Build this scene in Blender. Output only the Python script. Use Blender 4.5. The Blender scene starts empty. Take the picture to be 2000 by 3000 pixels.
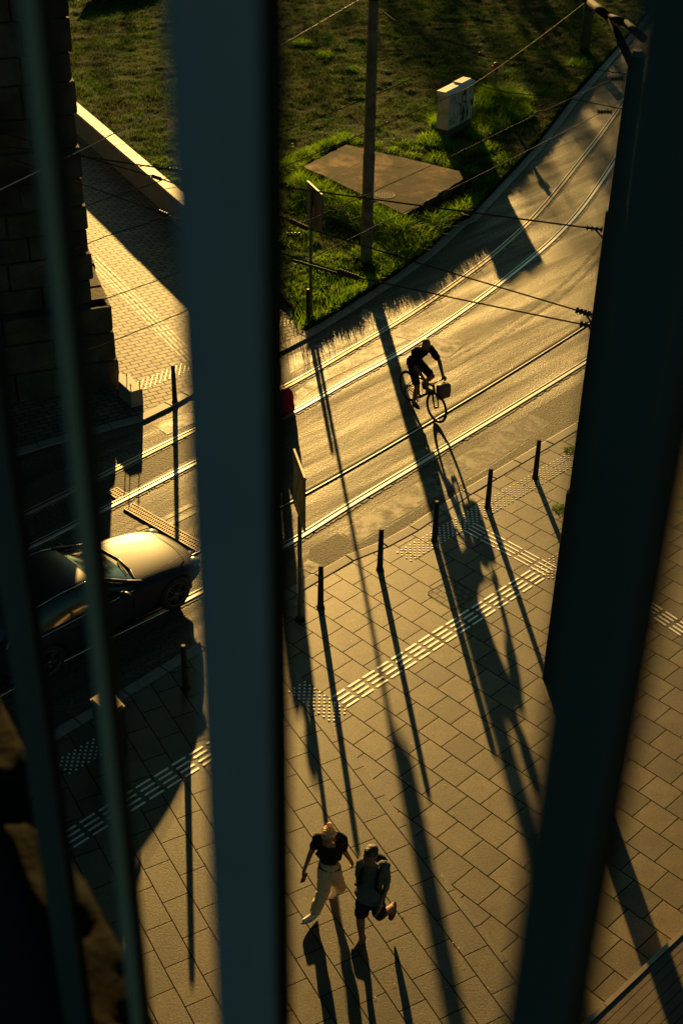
import bpy, bmesh, math, random
import numpy as np
from mathutils import Vector, Matrix
random.seed(7); np.random.seed(7)
R = math.radians
# ------------------------------------------------------------ camera
scn = bpy.context.scene
COL = scn.collection
H = 15.0; F = 4084.0; PITCH = R(34.2)
_n = np.array([-0.0200, 0.9998]); _r = np.array([0.9998, 0.0200])
_fw = np.array([0, math.cos(PITCH), -math.sin(PITCH)])
_dn = np.array([0, -math.sin(PITCH), -math.cos(PITCH)])
_rt = np.array([1.0, 0, 0])
def ray(px, py):
    v = np.array([px - 1000.0, py - 1500.0])
    return _fw*F + _dn*float(v@_n) + _rt*float(v@_r)
def at(px, py, z=0.0):
    """world point at height z that lies along a surveyed sight line"""
    d = ray(px, py); t = (H - z)/-d[2]
    return Vector((d[0]*t, d[1]*t, z))
def atY(px, py, Y):
    d = ray(px, py); t = Y/d[1]
    return Vector((d[0]*t, Y, H + d[2]*t))
cd = bpy.data.cameras.new('camera'); cam = bpy.data.objects.new('camera', cd); COL.objects.link(cam)
cx = _rt*_r[0] + _dn*_n[0]; cy = -(_rt*_r[1] + _dn*_n[1]); cz = -_fw
cam.matrix_world = Matrix(((cx[0],cy[0],cz[0],0),(cx[1],cy[1],cz[1],0),(cx[2],cy[2],cz[2],H),(0,0,0,1)))
cd.sensor_fit = 'VERTICAL'; cd.sensor_height = 36; cd.sensor_width = 24
cd.lens = F/3000*36; cd.clip_start = 0.05; cd.clip_end = 2000
cd.dof.use_dof = True; cd.dof.focus_distance = 26; cd.dof.aperture_fstop = 4.5
scn.camera = cam
scn.render.resolution_x = 682; scn.render.resolution_y = 1024
# ------------------------------------------------------------ sky and sun
SUN_EL = R(8.8); SUN_AZ = R(-6.7)          # azimuth from +Y, negative = to the left
w = bpy.data.worlds.new('World'); scn.world = w; w.use_nodes = True
nt = w.node_tree
sky = nt.nodes.new('ShaderNodeTexSky'); sky.sky_type = 'NISHITA'; sky.sun_disc = False
sky.sun_elevation = SUN_EL; sky.sun_rotation = SUN_AZ
sky.air_density = 1.0; sky.dust_density = 1.2; sky.ozone_density = 1.6
tint = nt.nodes.new('ShaderNodeMixRGB'); tint.blend_type = 'MULTIPLY'; tint.inputs[0].default_value = 1; tint.inputs[2].default_value = (.60, 1.0, .86, 1)
nt.links.new(sky.outputs[0], tint.inputs[1]); nt.links.new(tint.outputs[0], nt.nodes['Background'].inputs[0])
nt.nodes['Background'].inputs[1].default_value = 0.0175
sd = bpy.data.lights.new('sun', 'SUN'); so = bpy.data.objects.new('sun', sd); COL.objects.link(so)
sd.energy = 5.0; sd.angle = R(0.5); sd.color = (1.0, 0.60, 0.17)
sdir = Vector((math.sin(SUN_AZ)*math.cos(SUN_EL), math.cos(SUN_AZ)*math.cos(SUN_EL), math.sin(SUN_EL)))
so.rotation_euler = sdir.to_track_quat('Z', 'Y').to_euler(); so.location = (0, 60, 40)
scn.view_settings.view_transform = 'Standard'; scn.view_settings.look = 'None'
scn.view_settings.gamma = 1.0; scn.view_settings.exposure = 1.22
# ------------------------------------------------------------ helpers
def link(o, parent=None):
    COL.objects.link(o)
    if parent is not None: o.parent = parent
    return o
def mesh_np(name, verts, faces, m=None, parent=None, smooth=False):
    me = bpy.data.meshes.new(name)
    me.from_pydata([tuple(map(float, v)) for v in verts], [], [tuple(map(int, f)) for f in faces])
    me.update()
    if m: me.materials.append(m)
    if smooth: me.shade_smooth()
    return link(bpy.data.objects.new(name, me), parent)
def quads_np(name, V, m, parent=None, smooth=False, n=4):
    """V: (N,n,3) array of separate faces"""
    N = V.shape[0]; me = bpy.data.meshes.new(name)
    me.vertices.add(N*n); me.loops.add(N*n); me.polygons.add(N)
    me.vertices.foreach_set('co', V.reshape(-1).astype(np.float32))
    me.loops.foreach_set('vertex_index', np.arange(N*n, dtype=np.int32))
    me.polygons.foreach_set('loop_start', np.arange(0, N*n, n, dtype=np.int32))
    me.update(calc_edges=True); me.materials.append(m)
    if smooth: me.shade_smooth()
    return link(bpy.data.objects.new(name, me), parent)
def obj(name, bm, m, parent=None, smooth=False):
    me = bpy.data.meshes.new(name)
    bmesh.ops.recalc_face_normals(bm, faces=bm.faces)
    bm.to_mesh(me); bm.free()
    if m: me.materials.append(m)
    if smooth: me.shade_smooth()
    return link(bpy.data.objects.new(name, me), parent)
def tag(o, label=None, cat=None, group=None, kind=None):
    if label: o['label'] = label
    if cat: o['category'] = cat
    if group: o['group'] = group
    if kind: o['kind'] = kind
    return o
def thing(name, label, cat, loc=(0,0,0), rz=0, group=None):
    o = bpy.data.objects.new(name, None); o.empty_display_size = .1; COL.objects.link(o)
    o.location = loc; o.rotation_euler = (0,0,rz)
    return tag(o, label, cat, group)
def struct(name, o): o['kind'] = 'structure'; return o
def B(): return bmesh.new()
def box(bm, c, s, rot=None):
    r = bmesh.ops.create_cube(bm, size=1.0)
    M = Matrix.Translation(Vector(c)) @ (rot.to_4x4() if rot is not None else Matrix()) @ Matrix.Diagonal((s[0],s[1],s[2],1))
    bmesh.ops.transform(bm, matrix=M, verts=r['verts']); return r['verts']
def tube(bm, p0, p1, r0, r1=None, seg=12, cap=True):
    p0 = Vector(p0); p1 = Vector(p1); r1 = r0 if r1 is None else r1
    d = p1 - p0
    q = d.to_track_quat('Z','Y').to_matrix().to_4x4()
    r = bmesh.ops.create_cone(bm, cap_ends=cap, segments=seg, radius1=max(r0,1e-4), radius2=max(r1,1e-4), depth=d.length)
    bmesh.ops.transform(bm, matrix=Matrix.Translation((p0+p1)/2) @ q, verts=r['verts'])
def path(bm, pts, r, seg=8):
    for a, b in zip(pts[:-1], pts[1:]): tube(bm, a, b, r, seg=seg)
def ball(bm, c, s, u=16, v=10, rot=None):
    r = bmesh.ops.create_uvsphere(bm, u_segments=u, v_segments=v, radius=1.0)
    if not hasattr(s, '__len__'): s = (s,s,s)
    M = Matrix.Translation(Vector(c)) @ (rot.to_4x4() if rot is not None else Matrix()) @ Matrix.Diagonal((s[0],s[1],s[2],1))
    bmesh.ops.transform(bm, matrix=M, verts=r['verts'])
def torus(bm, c, R0, r0, axis='y', u=48, v=10, flat=1.0):
    vs = []
    for i in range(u):
        a = 2*math.pi*i/u
        for j in range(v):
            b = 2*math.pi*j/v
            rr = R0 + r0*math.cos(b); h = r0*flat*math.sin(b)
            p = (rr*math.cos(a), h, rr*math.sin(a)) if axis == 'y' else (rr*math.cos(a), rr*math.sin(a), h)
            vs.append(bm.verts.new(Vector(c)+Vector(p)))
    for i in range(u):
        for j in range(v):
            bm.faces.new((vs[i*v+j], vs[((i+1)%u)*v+j], vs[((i+1)%u)*v+(j+1)%v], vs[i*v+(j+1)%v]))
def prism(bm, poly, z0, z1):
    lo = [bm.verts.new((p[0],p[1],z0)) for p in poly]; hi = [bm.verts.new((p[0],p[1],z1)) for p in poly]
    bm.faces.new(hi); bm.faces.new(lo[::-1])
    n = len(poly)
    for i in range(n): bm.faces.new((lo[i], lo[(i+1)%n], hi[(i+1)%n], hi[i]))
def bevel(o, wd=.01, seg=2, ang=40):
    b = o.modifiers.new('bevel','BEVEL'); b.width = wd; b.segments = seg; b.limit_method = 'ANGLE'; b.angle_limit = R(ang); return o
# value noise
def vnoise(x, y, s, seed=0):
    rs = np.random.RandomState(seed); T = rs.rand(256,256)
    X = x/s; Y = y/s; xi = np.floor(X).astype(int); yi = np.floor(Y).astype(int)
    fx = X-xi; fy = Y-yi; fx = fx*fx*(3-2*fx); fy = fy*fy*(3-2*fy)
    g = lambda a,b: T[a%256, b%256]
    return (g(xi,yi)*(1-fx)+g(xi+1,yi)*fx)*(1-fy) + (g(xi,yi+1)*(1-fx)+g(xi+1,yi+1)*fx)*fy
def in_poly(x, y, poly):
    ins = np.zeros(x.shape, bool); n = len(poly)
    for i in range(n):
        x0,y0 = poly[i][:2]; x1,y1 = poly[(i+1)%n][:2]
        c = ((y0 > y) != (y1 > y)) & (x < (x1-x0)*(y-y0)/(y1-y0+1e-12)+x0)
        ins ^= c
    return ins
def catmull(pts, n=12):
    P = [np.array(p, float) for p in pts]; P = [2*P[0]-P[1]]+P+[2*P[-1]-P[-2]]; out = []
    for i in range(1, len(P)-2):
        for k in range(n):
            t = k/n
            out.append(.5*((2*P[i])+(-P[i-1]+P[i+1])*t+(2*P[i-1]-5*P[i]+4*P[i+1]-P[i+2])*t*t+(-P[i-1]+3*P[i]-3*P[i+1]+P[i+2])*t**3))
    out.append(P[-2]); return out
# ------------------------------------------------------------ materials
def mat(name, c1, rough=.6, metal=0, c2=None, scale=5, detail=6, bump=0, bscale=None, bdist=.01, coords='Object', spec=.5,
        coat=0, c3=None, scale3=1, ramp=(.35,.65), transl=0, stretch=None, rvar=0, sheen=0):
    m = bpy.data.materials.new(name); m.use_nodes = True; t = m.node_tree; N = t.nodes; L = t.links
    p = N['Principled BSDF']
    p.inputs['Base Color'].default_value = (*c1, 1); p.inputs['Roughness'].default_value = rough
    p.inputs['Metallic'].default_value = metal; p.inputs['Specular IOR Level'].default_value = spec
    p.inputs['Coat Weight'].default_value = coat
    tc = N.new('ShaderNodeTexCoord'); src = tc.outputs[coords]
    if stretch:
        mp = N.new('ShaderNodeMapping'); mp.inputs['Scale'].default_value = stretch; L.new(src, mp.inputs[0]); src = mp.outputs[0]
    col = None
    if c2 is not None:
        no = N.new('ShaderNodeTexNoise'); no.inputs['Scale'].default_value = scale; no.inputs['Detail'].default_value = detail
        no.inputs['Roughness'].default_value = .65
        L.new(src, no.inputs['Vector'])
        cr = N.new('ShaderNodeValToRGB'); cr.color_ramp.elements[0].position = ramp[0]; cr.color_ramp.elements[1].position = ramp[1]
        cr.color_ramp.elements[0].color = (*c1,1); cr.color_ramp.elements[1].color = (*c2,1)
        L.new(no.outputs[0], cr.inputs[0]); col = cr.outputs[0]
        if c3 is not None:
            n3 = N.new('ShaderNodeTexNoise'); n3.inputs['Scale'].default_value = scale3; n3.inputs['Detail'].default_value = 4
            L.new(src, n3.inputs['Vector'])
            r3 = N.new('ShaderNodeValToRGB'); r3.color_ramp.elements[0].position = .45; r3.color_ramp.elements[1].position = .62
            L.new(n3.outputs[0], r3.inputs[0])
            mx = N.new('ShaderNodeMixRGB'); mx.inputs[2].default_value = (*c3,1)
            L.new(r3.outputs[0], mx.inputs[0]); L.new(col, mx.inputs[1]); col = mx.outputs[0]
        L.new(col, p.inputs['Base Color'])
        if rvar:
            mr = N.new('ShaderNodeMapRange'); mr.inputs[3].default_value = rough-rvar; mr.inputs[4].default_value = rough+rvar
            L.new(no.outputs[0], mr.inputs[0]); L.new(mr.outputs[0], p.inputs['Roughness'])
    if bump:
        nb = N.new('ShaderNodeTexNoise'); nb.inputs['Scale'].default_value = bscale or scale*3; nb.inputs['Detail'].default_value = 5
        nb.inputs['Roughness'].default_value = .7
        L.new(src, nb.inputs['Vector'])
        bn = N.new('ShaderNodeBump'); bn.inputs['Strength'].default_value = bump; bn.inputs['Distance'].default_value = bdist
        L.new(nb.outputs[0], bn.inputs['Height']); L.new(bn.outputs[0], p.inputs['Normal'])
    if transl:
        tr = N.new('ShaderNodeBsdfTranslucent'); ms = N.new('ShaderNodeMixShader'); ms.inputs[0].default_value = transl
        if col is not None: L.new(col, tr.inputs[0])
        else: tr.inputs[0].default_value = (*c1,1)
        L.new(p.outputs[0], ms.inputs[1]); L.new(tr.outputs[0], ms.inputs[2]); L.new(ms.outputs[0], N['Material Output'].inputs[0])
    return m
def paving_mat(name, ang, bw, rh, c1, c2, mortar, msize=.018, off=(0,0), bump=.5, rough=.62, spec=.5):
    m = bpy.data.materials.new(name); m.use_nodes = True; t = m.node_tree; N = t.nodes; L = t.links
    p = N['Principled BSDF']; p.inputs['Roughness'].default_value = rough; p.inputs['Specular IOR Level'].default_value = spec
    tc = N.new('ShaderNodeTexCoord'); mp = N.new('ShaderNodeMapping')
    mp.inputs['Rotation'].default_value = (0,0,-ang); mp.inputs['Location'].default_value = (off[0],off[1],0)
    L.new(tc.outputs['Object'], mp.inputs[0])
    # slight wobble so that the joints are not ruler straight
    wn = N.new('ShaderNodeTexNoise'); wn.inputs['Scale'].default_value = 1.3; wn.inputs['Detail'].default_value = 3
    L.new(mp.outputs[0], wn.inputs['Vector'])
    vm = N.new('ShaderNodeVectorMath'); vm.operation = 'SCALE'; vm.inputs['Scale'].default_value = .022
    L.new(wn.outputs['Color'], vm.inputs[0])
    va = N.new('ShaderNodeVectorMath'); va.operation = 'ADD'; L.new(mp.outputs[0], va.inputs[0]); L.new(vm.outputs[0], va.inputs[1])
    bt = N.new('ShaderNodeTexBrick'); bt.inputs['Scale'].default_value = 1
    bt.inputs['Brick Width'].default_value = bw; bt.inputs['Row Height'].default_value = rh
    bt.inputs['Mortar Size'].default_value = msize; bt.inputs['Mortar Smooth'].default_value = .15; bt.inputs['Bias'].default_value = 0
    bt.inputs['Color1'].default_value = (*c1,1); bt.inputs['Color2'].default_value = (*c2,1); bt.inputs['Mortar'].default_value = (*mortar,1)
    bt.offset = .5; L.new(va.outputs[0], bt.inputs['Vector'])
    n1 = N.new('ShaderNodeTexNoise'); n1.inputs['Scale'].default_value = 34; n1.inputs['Detail'].default_value = 6; n1.inputs['Roughness'].default_value = .8
    L.new(tc.outputs['Object'], n1.inputs['Vector'])
    n2 = N.new('ShaderNodeTexNoise'); n2.inputs['Scale'].default_value = 1.5; n2.inputs['Detail'].default_value = 8; n2.inputs['Roughness'].default_value = .7
    L.new(tc.outputs['Object'], n2.inputs['Vector'])
    m1 = N.new('ShaderNodeMapRange'); m1.inputs[1].default_value = .3; m1.inputs[2].default_value = .7; m1.inputs[3].default_value = .42; m1.inputs[4].default_value = 1.5
    L.new(n1.outputs[0], m1.inputs[0])
    m2 = N.new('ShaderNodeMapRange'); m2.inputs[1].default_value = .3; m2.inputs[2].default_value = .7; m2.inputs[3].default_value = .58; m2.inputs[4].default_value = 1.25
    L.new(n2.outputs[0], m2.inputs[0])
    mm = N.new('ShaderNodeMath'); mm.operation = 'MULTIPLY'; L.new(m1.outputs[0], mm.inputs[0]); L.new(m2.outputs[0], mm.inputs[1])
    mc = N.new('ShaderNodeMixRGB'); mc.blend_type = 'MULTIPLY'; mc.inputs[0].default_value = 1
    L.new(bt.outputs['Color'], mc.inputs[1]); L.new(mm.outputs[0], mc.inputs[2]); L.new(mc.outputs[0], p.inputs['Base Color'])
    sp = N.new('ShaderNodeMapRange'); sp.inputs[3].default_value = spec; sp.inputs[4].default_value = 0.0; L.new(bt.outputs['Fac'], sp.inputs[0]); L.new(sp.outputs[0], p.inputs['Specular IOR Level'])
    # joints sink, grain stands up
    hh = N.new('ShaderNodeMath'); hh.operation = 'MULTIPLY_ADD'; hh.inputs[1].default_value = -.35; hh.inputs[2].default_value = 0
    L.new(bt.outputs['Fac'], hh.inputs[0])
    ha = N.new('ShaderNodeMath'); ha.operation = 'MULTIPLY_ADD'; ha.inputs[1].default_value = 1.0; L.new(n1.outputs[0], ha.inputs[0]); L.new(hh.outputs[0], ha.inputs[2])
    bn = N.new('ShaderNodeBump'); bn.inputs['Strength'].default_value = bump; bn.inputs['Distance'].default_value = .009
    L.new(ha.outputs[0], bn.inputs['Height']); L.new(bn.outputs[0], p.inputs['Normal'])
    return m
M = {}
def road_mat():
    m = mat('asphalt', (.024,.020,.013), .6, c2=(.125,.102,.060), scale=17, detail=9, bump=1.0, bscale=26, bdist=.020, c3=(.060,.050,.032), scale3=.6, ramp=(.40,.62), spec=.42)
    t = m.node_tree; N = t.nodes; L = t.links; p = N['Principled BSDF']; src = p.inputs['Base Color'].links[0].from_socket
    tc = N.new('ShaderNodeTexCoord'); mp = N.new('ShaderNodeMapping'); mp.inputs['Scale'].default_value = (.20,2.2,1); m0 = N.new('ShaderNodeMapping'); m0.inputs['Rotation'].default_value = (0,0,R(-46))
    L.new(tc.outputs['Object'], m0.inputs[0]); L.new(m0.outputs[0], mp.inputs[0]); no = N.new('ShaderNodeTexNoise'); no.inputs['Scale'].default_value = 1.0; no.inputs['Detail'].default_value = 7; no.inputs['Roughness'].default_value = .62; no.inputs['Distortion'].default_value = .4
    L.new(mp.outputs[0], no.inputs['Vector'])
    a = N.new('ShaderNodeMapRange'); a.inputs[1].default_value = .36; a.inputs[2].default_value = .64; a.inputs[3].default_value = .60; a.inputs[4].default_value = 1.45; L.new(no.outputs[0], a.inputs[0])
    x = N.new('ShaderNodeMixRGB'); x.blend_type = 'MULTIPLY'; x.inputs[0].default_value = 1; L.new(src, x.inputs[1]); L.new(a.outputs[0], x.inputs[2]); L.new(x.outputs[0], p.inputs['Base Color'])
    b = N.new('ShaderNodeMapRange'); b.inputs[1].default_value = .36; b.inputs[2].default_value = .64; b.inputs[3].default_value = .72; b.inputs[4].default_value = .50; L.new(no.outputs[0], b.inputs[0]); L.new(b.outputs[0], p.inputs['Roughness'])
    return m
M['asphalt'] = road_mat()
M['asphalt_dark'] = mat('asphalt_dark', (.018,.017,.012), .70, c2=(.10,.088,.06), scale=17, detail=9, bump=1.0, bscale=24, bdist=.02, ramp=(.42,.66), spec=.35)
M['asphalt_light'] = mat('asphalt_light', (.10,.088,.064), .58, c2=(.18,.155,.11), scale=4, detail=9, bump=.6, bscale=40, bdist=.010, ramp=(.35,.68), spec=.5)
M['ground'] = mat('ground', (.05,.05,.04), .9, c2=(.08,.07,.05), scale=2)
M['plaza'] = paving_mat('plaza_paving', R(-45), .48, .475, (.062,.045,.020), (.180,.134,.064), (.010,.008,.005), msize=.0095, rough=.47, spec=.60, off=(.10,.13))
M['plaza_turned'] = paving_mat('turned_paving', R(-60.6), .66, .388, (.072,.056,.028), (.135,.107,.056), (.010,.008,.005), msize=.0085, rough=.47, spec=.60, off=(.18,.10))
M['small_paving'] = paving_mat('small_paving', R(31), .30, .15, (.13,.107,.072), (.22,.18,.12), (.014,.011,.008), msize=.010, rough=.62, spec=.4)
M['kerb'] = mat('kerb_granite', (.22,.19,.155), .6, c2=(.34,.29,.23), scale=14, bump=.3, bscale=50, bdist=.004)
M['concrete'] = mat('concrete', (.075,.052,.030), .9, c2=(.30,.205,.12), scale=2.2, detail=10, bump=.5, bscale=16, bdist=.012, c3=(.030,.028,.014), scale3=.7, ramp=(.42,.56), spec=.1)
_t = M['concrete'].node_tree; _N = _t.nodes; _L = _t.links; _p = _N['Principled BSDF']; _src = _p.inputs['Base Color'].links[0].from_socket
_tc = _N.new('ShaderNodeTexCoord'); _no = _N.new('ShaderNodeTexNoise'); _no.inputs['Scale'].default_value = .8; _no.inputs['Detail'].default_value = 10; _no.inputs['Roughness'].default_value = .72; _no.inputs['Distortion'].default_value = .6
_L.new(_tc.outputs['Object'], _no.inputs['Vector']); _cr = _N.new('ShaderNodeValToRGB'); _cr.color_ramp.elements[0].position = .44; _cr.color_ramp.elements[1].position = .56
_cr.color_ramp.elements[0].color = (.16,.18,.14,1); _cr.color_ramp.elements[1].color = (1.4,1.3,1.2,1); _L.new(_no.outputs[0], _cr.inputs[0])
_mx = _N.new('ShaderNodeMixRGB'); _mx.blend_type = 'MULTIPLY'; _mx.inputs[0].default_value = 1; _L.new(_src, _mx.inputs[1]); _L.new(_cr.outputs[0], _mx.inputs[2]); _L.new(_mx.outputs[0], _p.inputs['Base Color'])
M['wall_cap'] = mat('wall_cap', (.38,.31,.22), .62, c2=(.55,.46,.34), scale=3, detail=8, bump=.3, bscale=20)
M['wall'] = mat('wall_render', (.20,.17,.12), .85, c2=(.30,.25,.18), scale=2.5, detail=8, bump=.4, bscale=15)
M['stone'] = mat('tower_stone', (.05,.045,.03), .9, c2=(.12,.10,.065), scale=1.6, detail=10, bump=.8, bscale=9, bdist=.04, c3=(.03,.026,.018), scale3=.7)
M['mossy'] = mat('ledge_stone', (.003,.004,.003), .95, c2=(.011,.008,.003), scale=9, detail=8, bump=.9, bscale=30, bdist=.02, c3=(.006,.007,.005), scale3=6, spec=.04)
M['soil'] = mat('lawn_soil', (.008,.022,.003), .95, c2=(.032,.045,.008), scale=2.2, detail=9, bump=.8, bscale=18, bdist=.04, c3=(.030,.034,.008), scale3=.35, spec=.05)
M['grass'] = mat('grass_blade', (.045,.140,.005), .6, c2=(.105,.20,.010), scale=1.4, detail=4, transl=.5, c3=(.085,.125,.018), scale3=.45, spec=.25)
M['tall_grass'] = mat('tall_grass_blade', (.085,.21,.006), .6, c2=(.26,.42,.014), scale=2.5, detail=3, transl=.62, spec=.12)
M['rail'] = mat('rail_steel', (.74,.70,.64), .48, 1, c2=(.84,.81,.76), scale=6, stretch=(1,1,1), rvar=.1)
M['rail_dull'] = mat('rail_dull', (.40,.33,.24), .55, .8, c2=(.55,.47,.36), scale=6)
M['groove'] = mat('rail_groove', (.012,.010,.008), .8)
M['sealant'] = mat('rail_sealant', (.20,.16,.11), .6, c2=(.34,.28,.19), scale=3, detail=9, bump=.5, bscale=25, bdist=.01, ramp=(.4,.6), c3=(.06,.05,.04), scale3=5)
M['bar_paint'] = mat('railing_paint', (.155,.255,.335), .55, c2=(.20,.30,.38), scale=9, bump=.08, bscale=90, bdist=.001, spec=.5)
M['bar_half_shade'] = mat('railing_paint_half_shade', (.075,.150,.185), .55, c2=(.09,.175,.21), scale=6)  # same railing paint, part of the left bar's shade put into the colour
M['bar_shaded'] = mat('railing_paint_shaded', (.028,.062,.072), .55, c2=(.036,.078,.090), scale=5, bump=.15, bscale=60, bdist=.001)  # same railing paint, darkened to carry the shade of bars facing another way
M['dark_iron'] = mat('dark_iron', (.006,.009,.009), .6, c2=(.010,.012,.011), scale=8, spec=.2)
M['mast'] = mat('mast_paint', (.006,.009,.008), .8, c2=(.010,.013,.010), scale=6, bump=.2, bscale=40, bdist=.003, spec=.08)
M['pole'] = mat('pole_paint', (.10,.105,.08), .45, c2=(.15,.15,.11), scale=5, detail=8, c3=(.06,.06,.045), scale3=3, spec=.5)
M['bollard'] = mat('bollard_paint', (.010,.010,.008), .55, c2=(.018,.017,.013), scale=9, spec=.3)
M['bollard_tip'] = mat('bollard_tip', (.4,.35,.28), .5)
M['wire'] = mat('wire_copper', (.055,.04,.025), .7, .0, c2=(.08,.06,.035), scale=4, spec=.08)
M['wire_bright'] = mat('wire_bright', (.75,.6,.4), .35, .6)
M['insul'] = mat('insulator', (.05,.035,.025), .4, c2=(.09,.06,.04), scale=20)
M['bump_stone'] = mat('tactile_stone', (.34,.30,.24), .5, c2=(.46,.41,.33), scale=20)
M['bump_steel'] = mat('tactile_steel', (.78,.73,.66), .47, 1.0, c2=(.88,.84,.78), scale=30, bump=.15, bscale=80, bdist=.001)
M['cabinet'] = mat('cabinet_paint', (.55,.46,.34), .6, c2=(.66,.57,.44), scale=3, detail=9, bump=.15, bscale=25, c3=(.40,.33,.23), scale3=4)
M['cabinet_base'] = mat('cabinet_base', (.10,.075,.05), .85, c2=(.15,.11,.075), scale=6, bump=.4, bscale=20)
M['ink'] = mat('black_spray', (.012,.011,.014), .6, c2=(.03,.027,.035), scale=12)
M['ink_grey'] = mat('grey_spray', (.10,.10,.12), .6, c2=(.2,.19,.2), scale=12)
M['red_paint'] = mat('red_paint', (.35,.05,.02), .5, c2=(.22,.05,.03), scale=9)
M['sign_back'] = mat('sign_back', (.085,.08,.05), .5, c2=(.11,.10,.065), scale=4)
M['sign_edge'] = mat('sign_edge', (.30,.25,.16), .5, .2)
M['sign_yellow'] = mat('sign_yellow', (.085,.15,.015), .5, c2=(.10,.17,.02), scale=6)
M['sign_dark'] = mat('sign_dark', (.025,.04,.03), .45)
M['deck'] = mat('deck_wood', (.07,.045,.03), .6, c2=(.13,.085,.055), scale=3, detail=8, stretch=(1,1,1), bump=.3, bscale=20)
M['deck_edge'] = mat('deck_edge', (.30,.25,.17), .4, .5, c2=(.4,.34,.24), scale=5)
M['grate'] = mat('grate_iron', (.20,.16,.11), .5, .6, c2=(.32,.26,.18), scale=12)
M['hole'] = mat('drain_hole', (.006,.005,.004), .9)
M['cover'] = mat('cover_iron', (.03,.025,.017), .8, .0, c2=(.06,.05,.034), scale=10)
M['tyre'] = mat('tyre_rubber', (.012,.011,.010), .7, c2=(.02,.019,.017), scale=20)
M['bike'] = mat('bike_frame', (.012,.012,.012), .3, c2=(.02,.02,.02), scale=9, coat=.3)
M['chrome'] = mat('bike_metal', (.5,.48,.44), .25, 1)
M['bag'] = mat('paper_bag', (.11,.06,.03), .7, c2=(.17,.095,.045), scale=8, bump=.5, bscale=10, bdist=.01)
M['skin'] = mat('skin', (.27,.13,.075), .55, c2=(.31,.155,.09), scale=9, spec=.3)
M['skin_dark'] = mat('skin_tan', (.22,.105,.058), .55, c2=(.26,.13,.072), scale=9, spec=.3)
M['black_cloth'] = mat('black_cloth', (.010,.009,.010), .85, c2=(.016,.015,.016), scale=20, bump=.5, bscale=9, bdist=.02, spec=.2)
M['grey_cloth'] = mat('grey_cloth', (.10,.095,.085), .85, c2=(.125,.12,.105), scale=12, bump=.6, bscale=9, bdist=.02, spec=.2)
M['navy_cloth'] = mat('navy_cloth', (.013,.014,.020), .85, c2=(.02,.02,.028), scale=12, bump=.6, bscale=9, bdist=.02, spec=.2)
M['cream_cloth'] = mat('cream_cloth', (.52,.40,.22), .8, c2=(.60,.47,.28), scale=8, bump=.8, bscale=8, bdist=.03, spec=.2)
M['red_cloth'] = mat('red_cloth', (.34,.018,.008), .8, c2=(.20,.010,.005), scale=5, bump=.9, bscale=9, bdist=.03, transl=.45)
M['white_shoe'] = mat('white_shoe', (.75,.68,.6), .55, c2=(.6,.53,.46), scale=20)
M['black_shoe'] = mat('black_shoe', (.03,.022,.018), .6, c2=(.06,.042,.03), scale=20)
M['lace'] = mat('shoe_lace', (.35,.26,.16), .7)
M['blond'] = mat('blond_hair', (.90,.68,.34), .45, c2=(.62,.42,.16), scale=30, detail=3, bump=.8, bscale=40, bdist=.01, stretch=(1,1,.2), transl=.35)
M['dark_hair'] = mat('dark_hair', (.022,.014,.008), .6, c2=(.045,.03,.016), scale=40, bump=.6, bscale=70, bdist=.006)
M['phone'] = mat('phone_case', (.01,.01,.012), .25)
M['watch'] = mat('watch_metal', (.8,.72,.5), .2, .8)
M['car_paint'] = mat('car_paint', (.026,.027,.034), .40, .0, c2=(.032,.033,.040), scale=40, coat=.0, spec=.13)
M['car_glass'] = mat('car_glass', (.010,.014,.012), .08, 0, spec=.8, coat=.5)
M['car_trim'] = mat('car_trim', (.006,.006,.006), .4)
M['car_chrome'] = mat('car_chrome', (.55,.6,.6), .15, 1)
M['alloy'] = mat('alloy_wheel', (.16,.15,.14), .35, .8)
M['lamp_glass'] = mat('lamp_glass', (.5,.5,.5), .1, .5)
M['leaf'] = mat('dry_leaf', (.45,.30,.13), .7, c2=(.6,.45,.22), scale=4)
M['worn_light'] = M['asphalt_light']
S = 2000/1568
def o_(x, y, z=0.0): return at(x*S, y*S, z)
def cm(x0, y0, s):                       # detail-view coordinates -> world
    return lambda x, y, z=0.0: at(x0+x*s, y0+y*s, z)
def zof(P, py):                          # height at which the vertical through P reaches photo row py
    lo, hi = -1.0, 14.0
    for _ in range(50):
        mid = (lo+hi)/2; v = np.array([P[0], P[1], mid-H]); dep = v@_fw
        a = v@_rt/dep*F; b = v@_dn/dep*F; y = 1500 + a*_r[1] + b*_n[1]
        if y > py: lo = mid
        else: hi = mid
    return lo
ZP = .030
# marking with ragged see-through edges
def ragged(name, c1, c2, scale=5, thr=(.40,.52), rough=.5, spec=.6):
    m = mat(name, c1, rough, c2=c2, scale=scale*2, detail=9, bump=.35, bscale=45, bdist=.008, spec=spec)
    t = m.node_tree; N = t.nodes; L = t.links; p = N['Principled BSDF']
    tc = N.new('ShaderNodeTexCoord'); no = N.new('ShaderNodeTexNoise'); no.inputs['Scale'].default_value = scale; no.inputs['Detail'].default_value = 8; no.inputs['Roughness'].default_value = .7
    L.new(tc.outputs['Object'], no.inputs['Vector'])
    mr = N.new('ShaderNodeMapRange'); mr.inputs[1].default_value = thr[0]; mr.inputs[2].default_value = thr[1]
    L.new(no.outputs[0], mr.inputs[0]); L.new(mr.outputs[0], p.inputs['Alpha']); return m
M['worn'] = ragged('worn_patch', (.12,.105,.075), (.20,.172,.125), 3, (.33,.56))
M['ghost'] = ragged('ghost_line', (.10,.085,.065), (.16,.135,.10), 5, (.36,.7))
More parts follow.
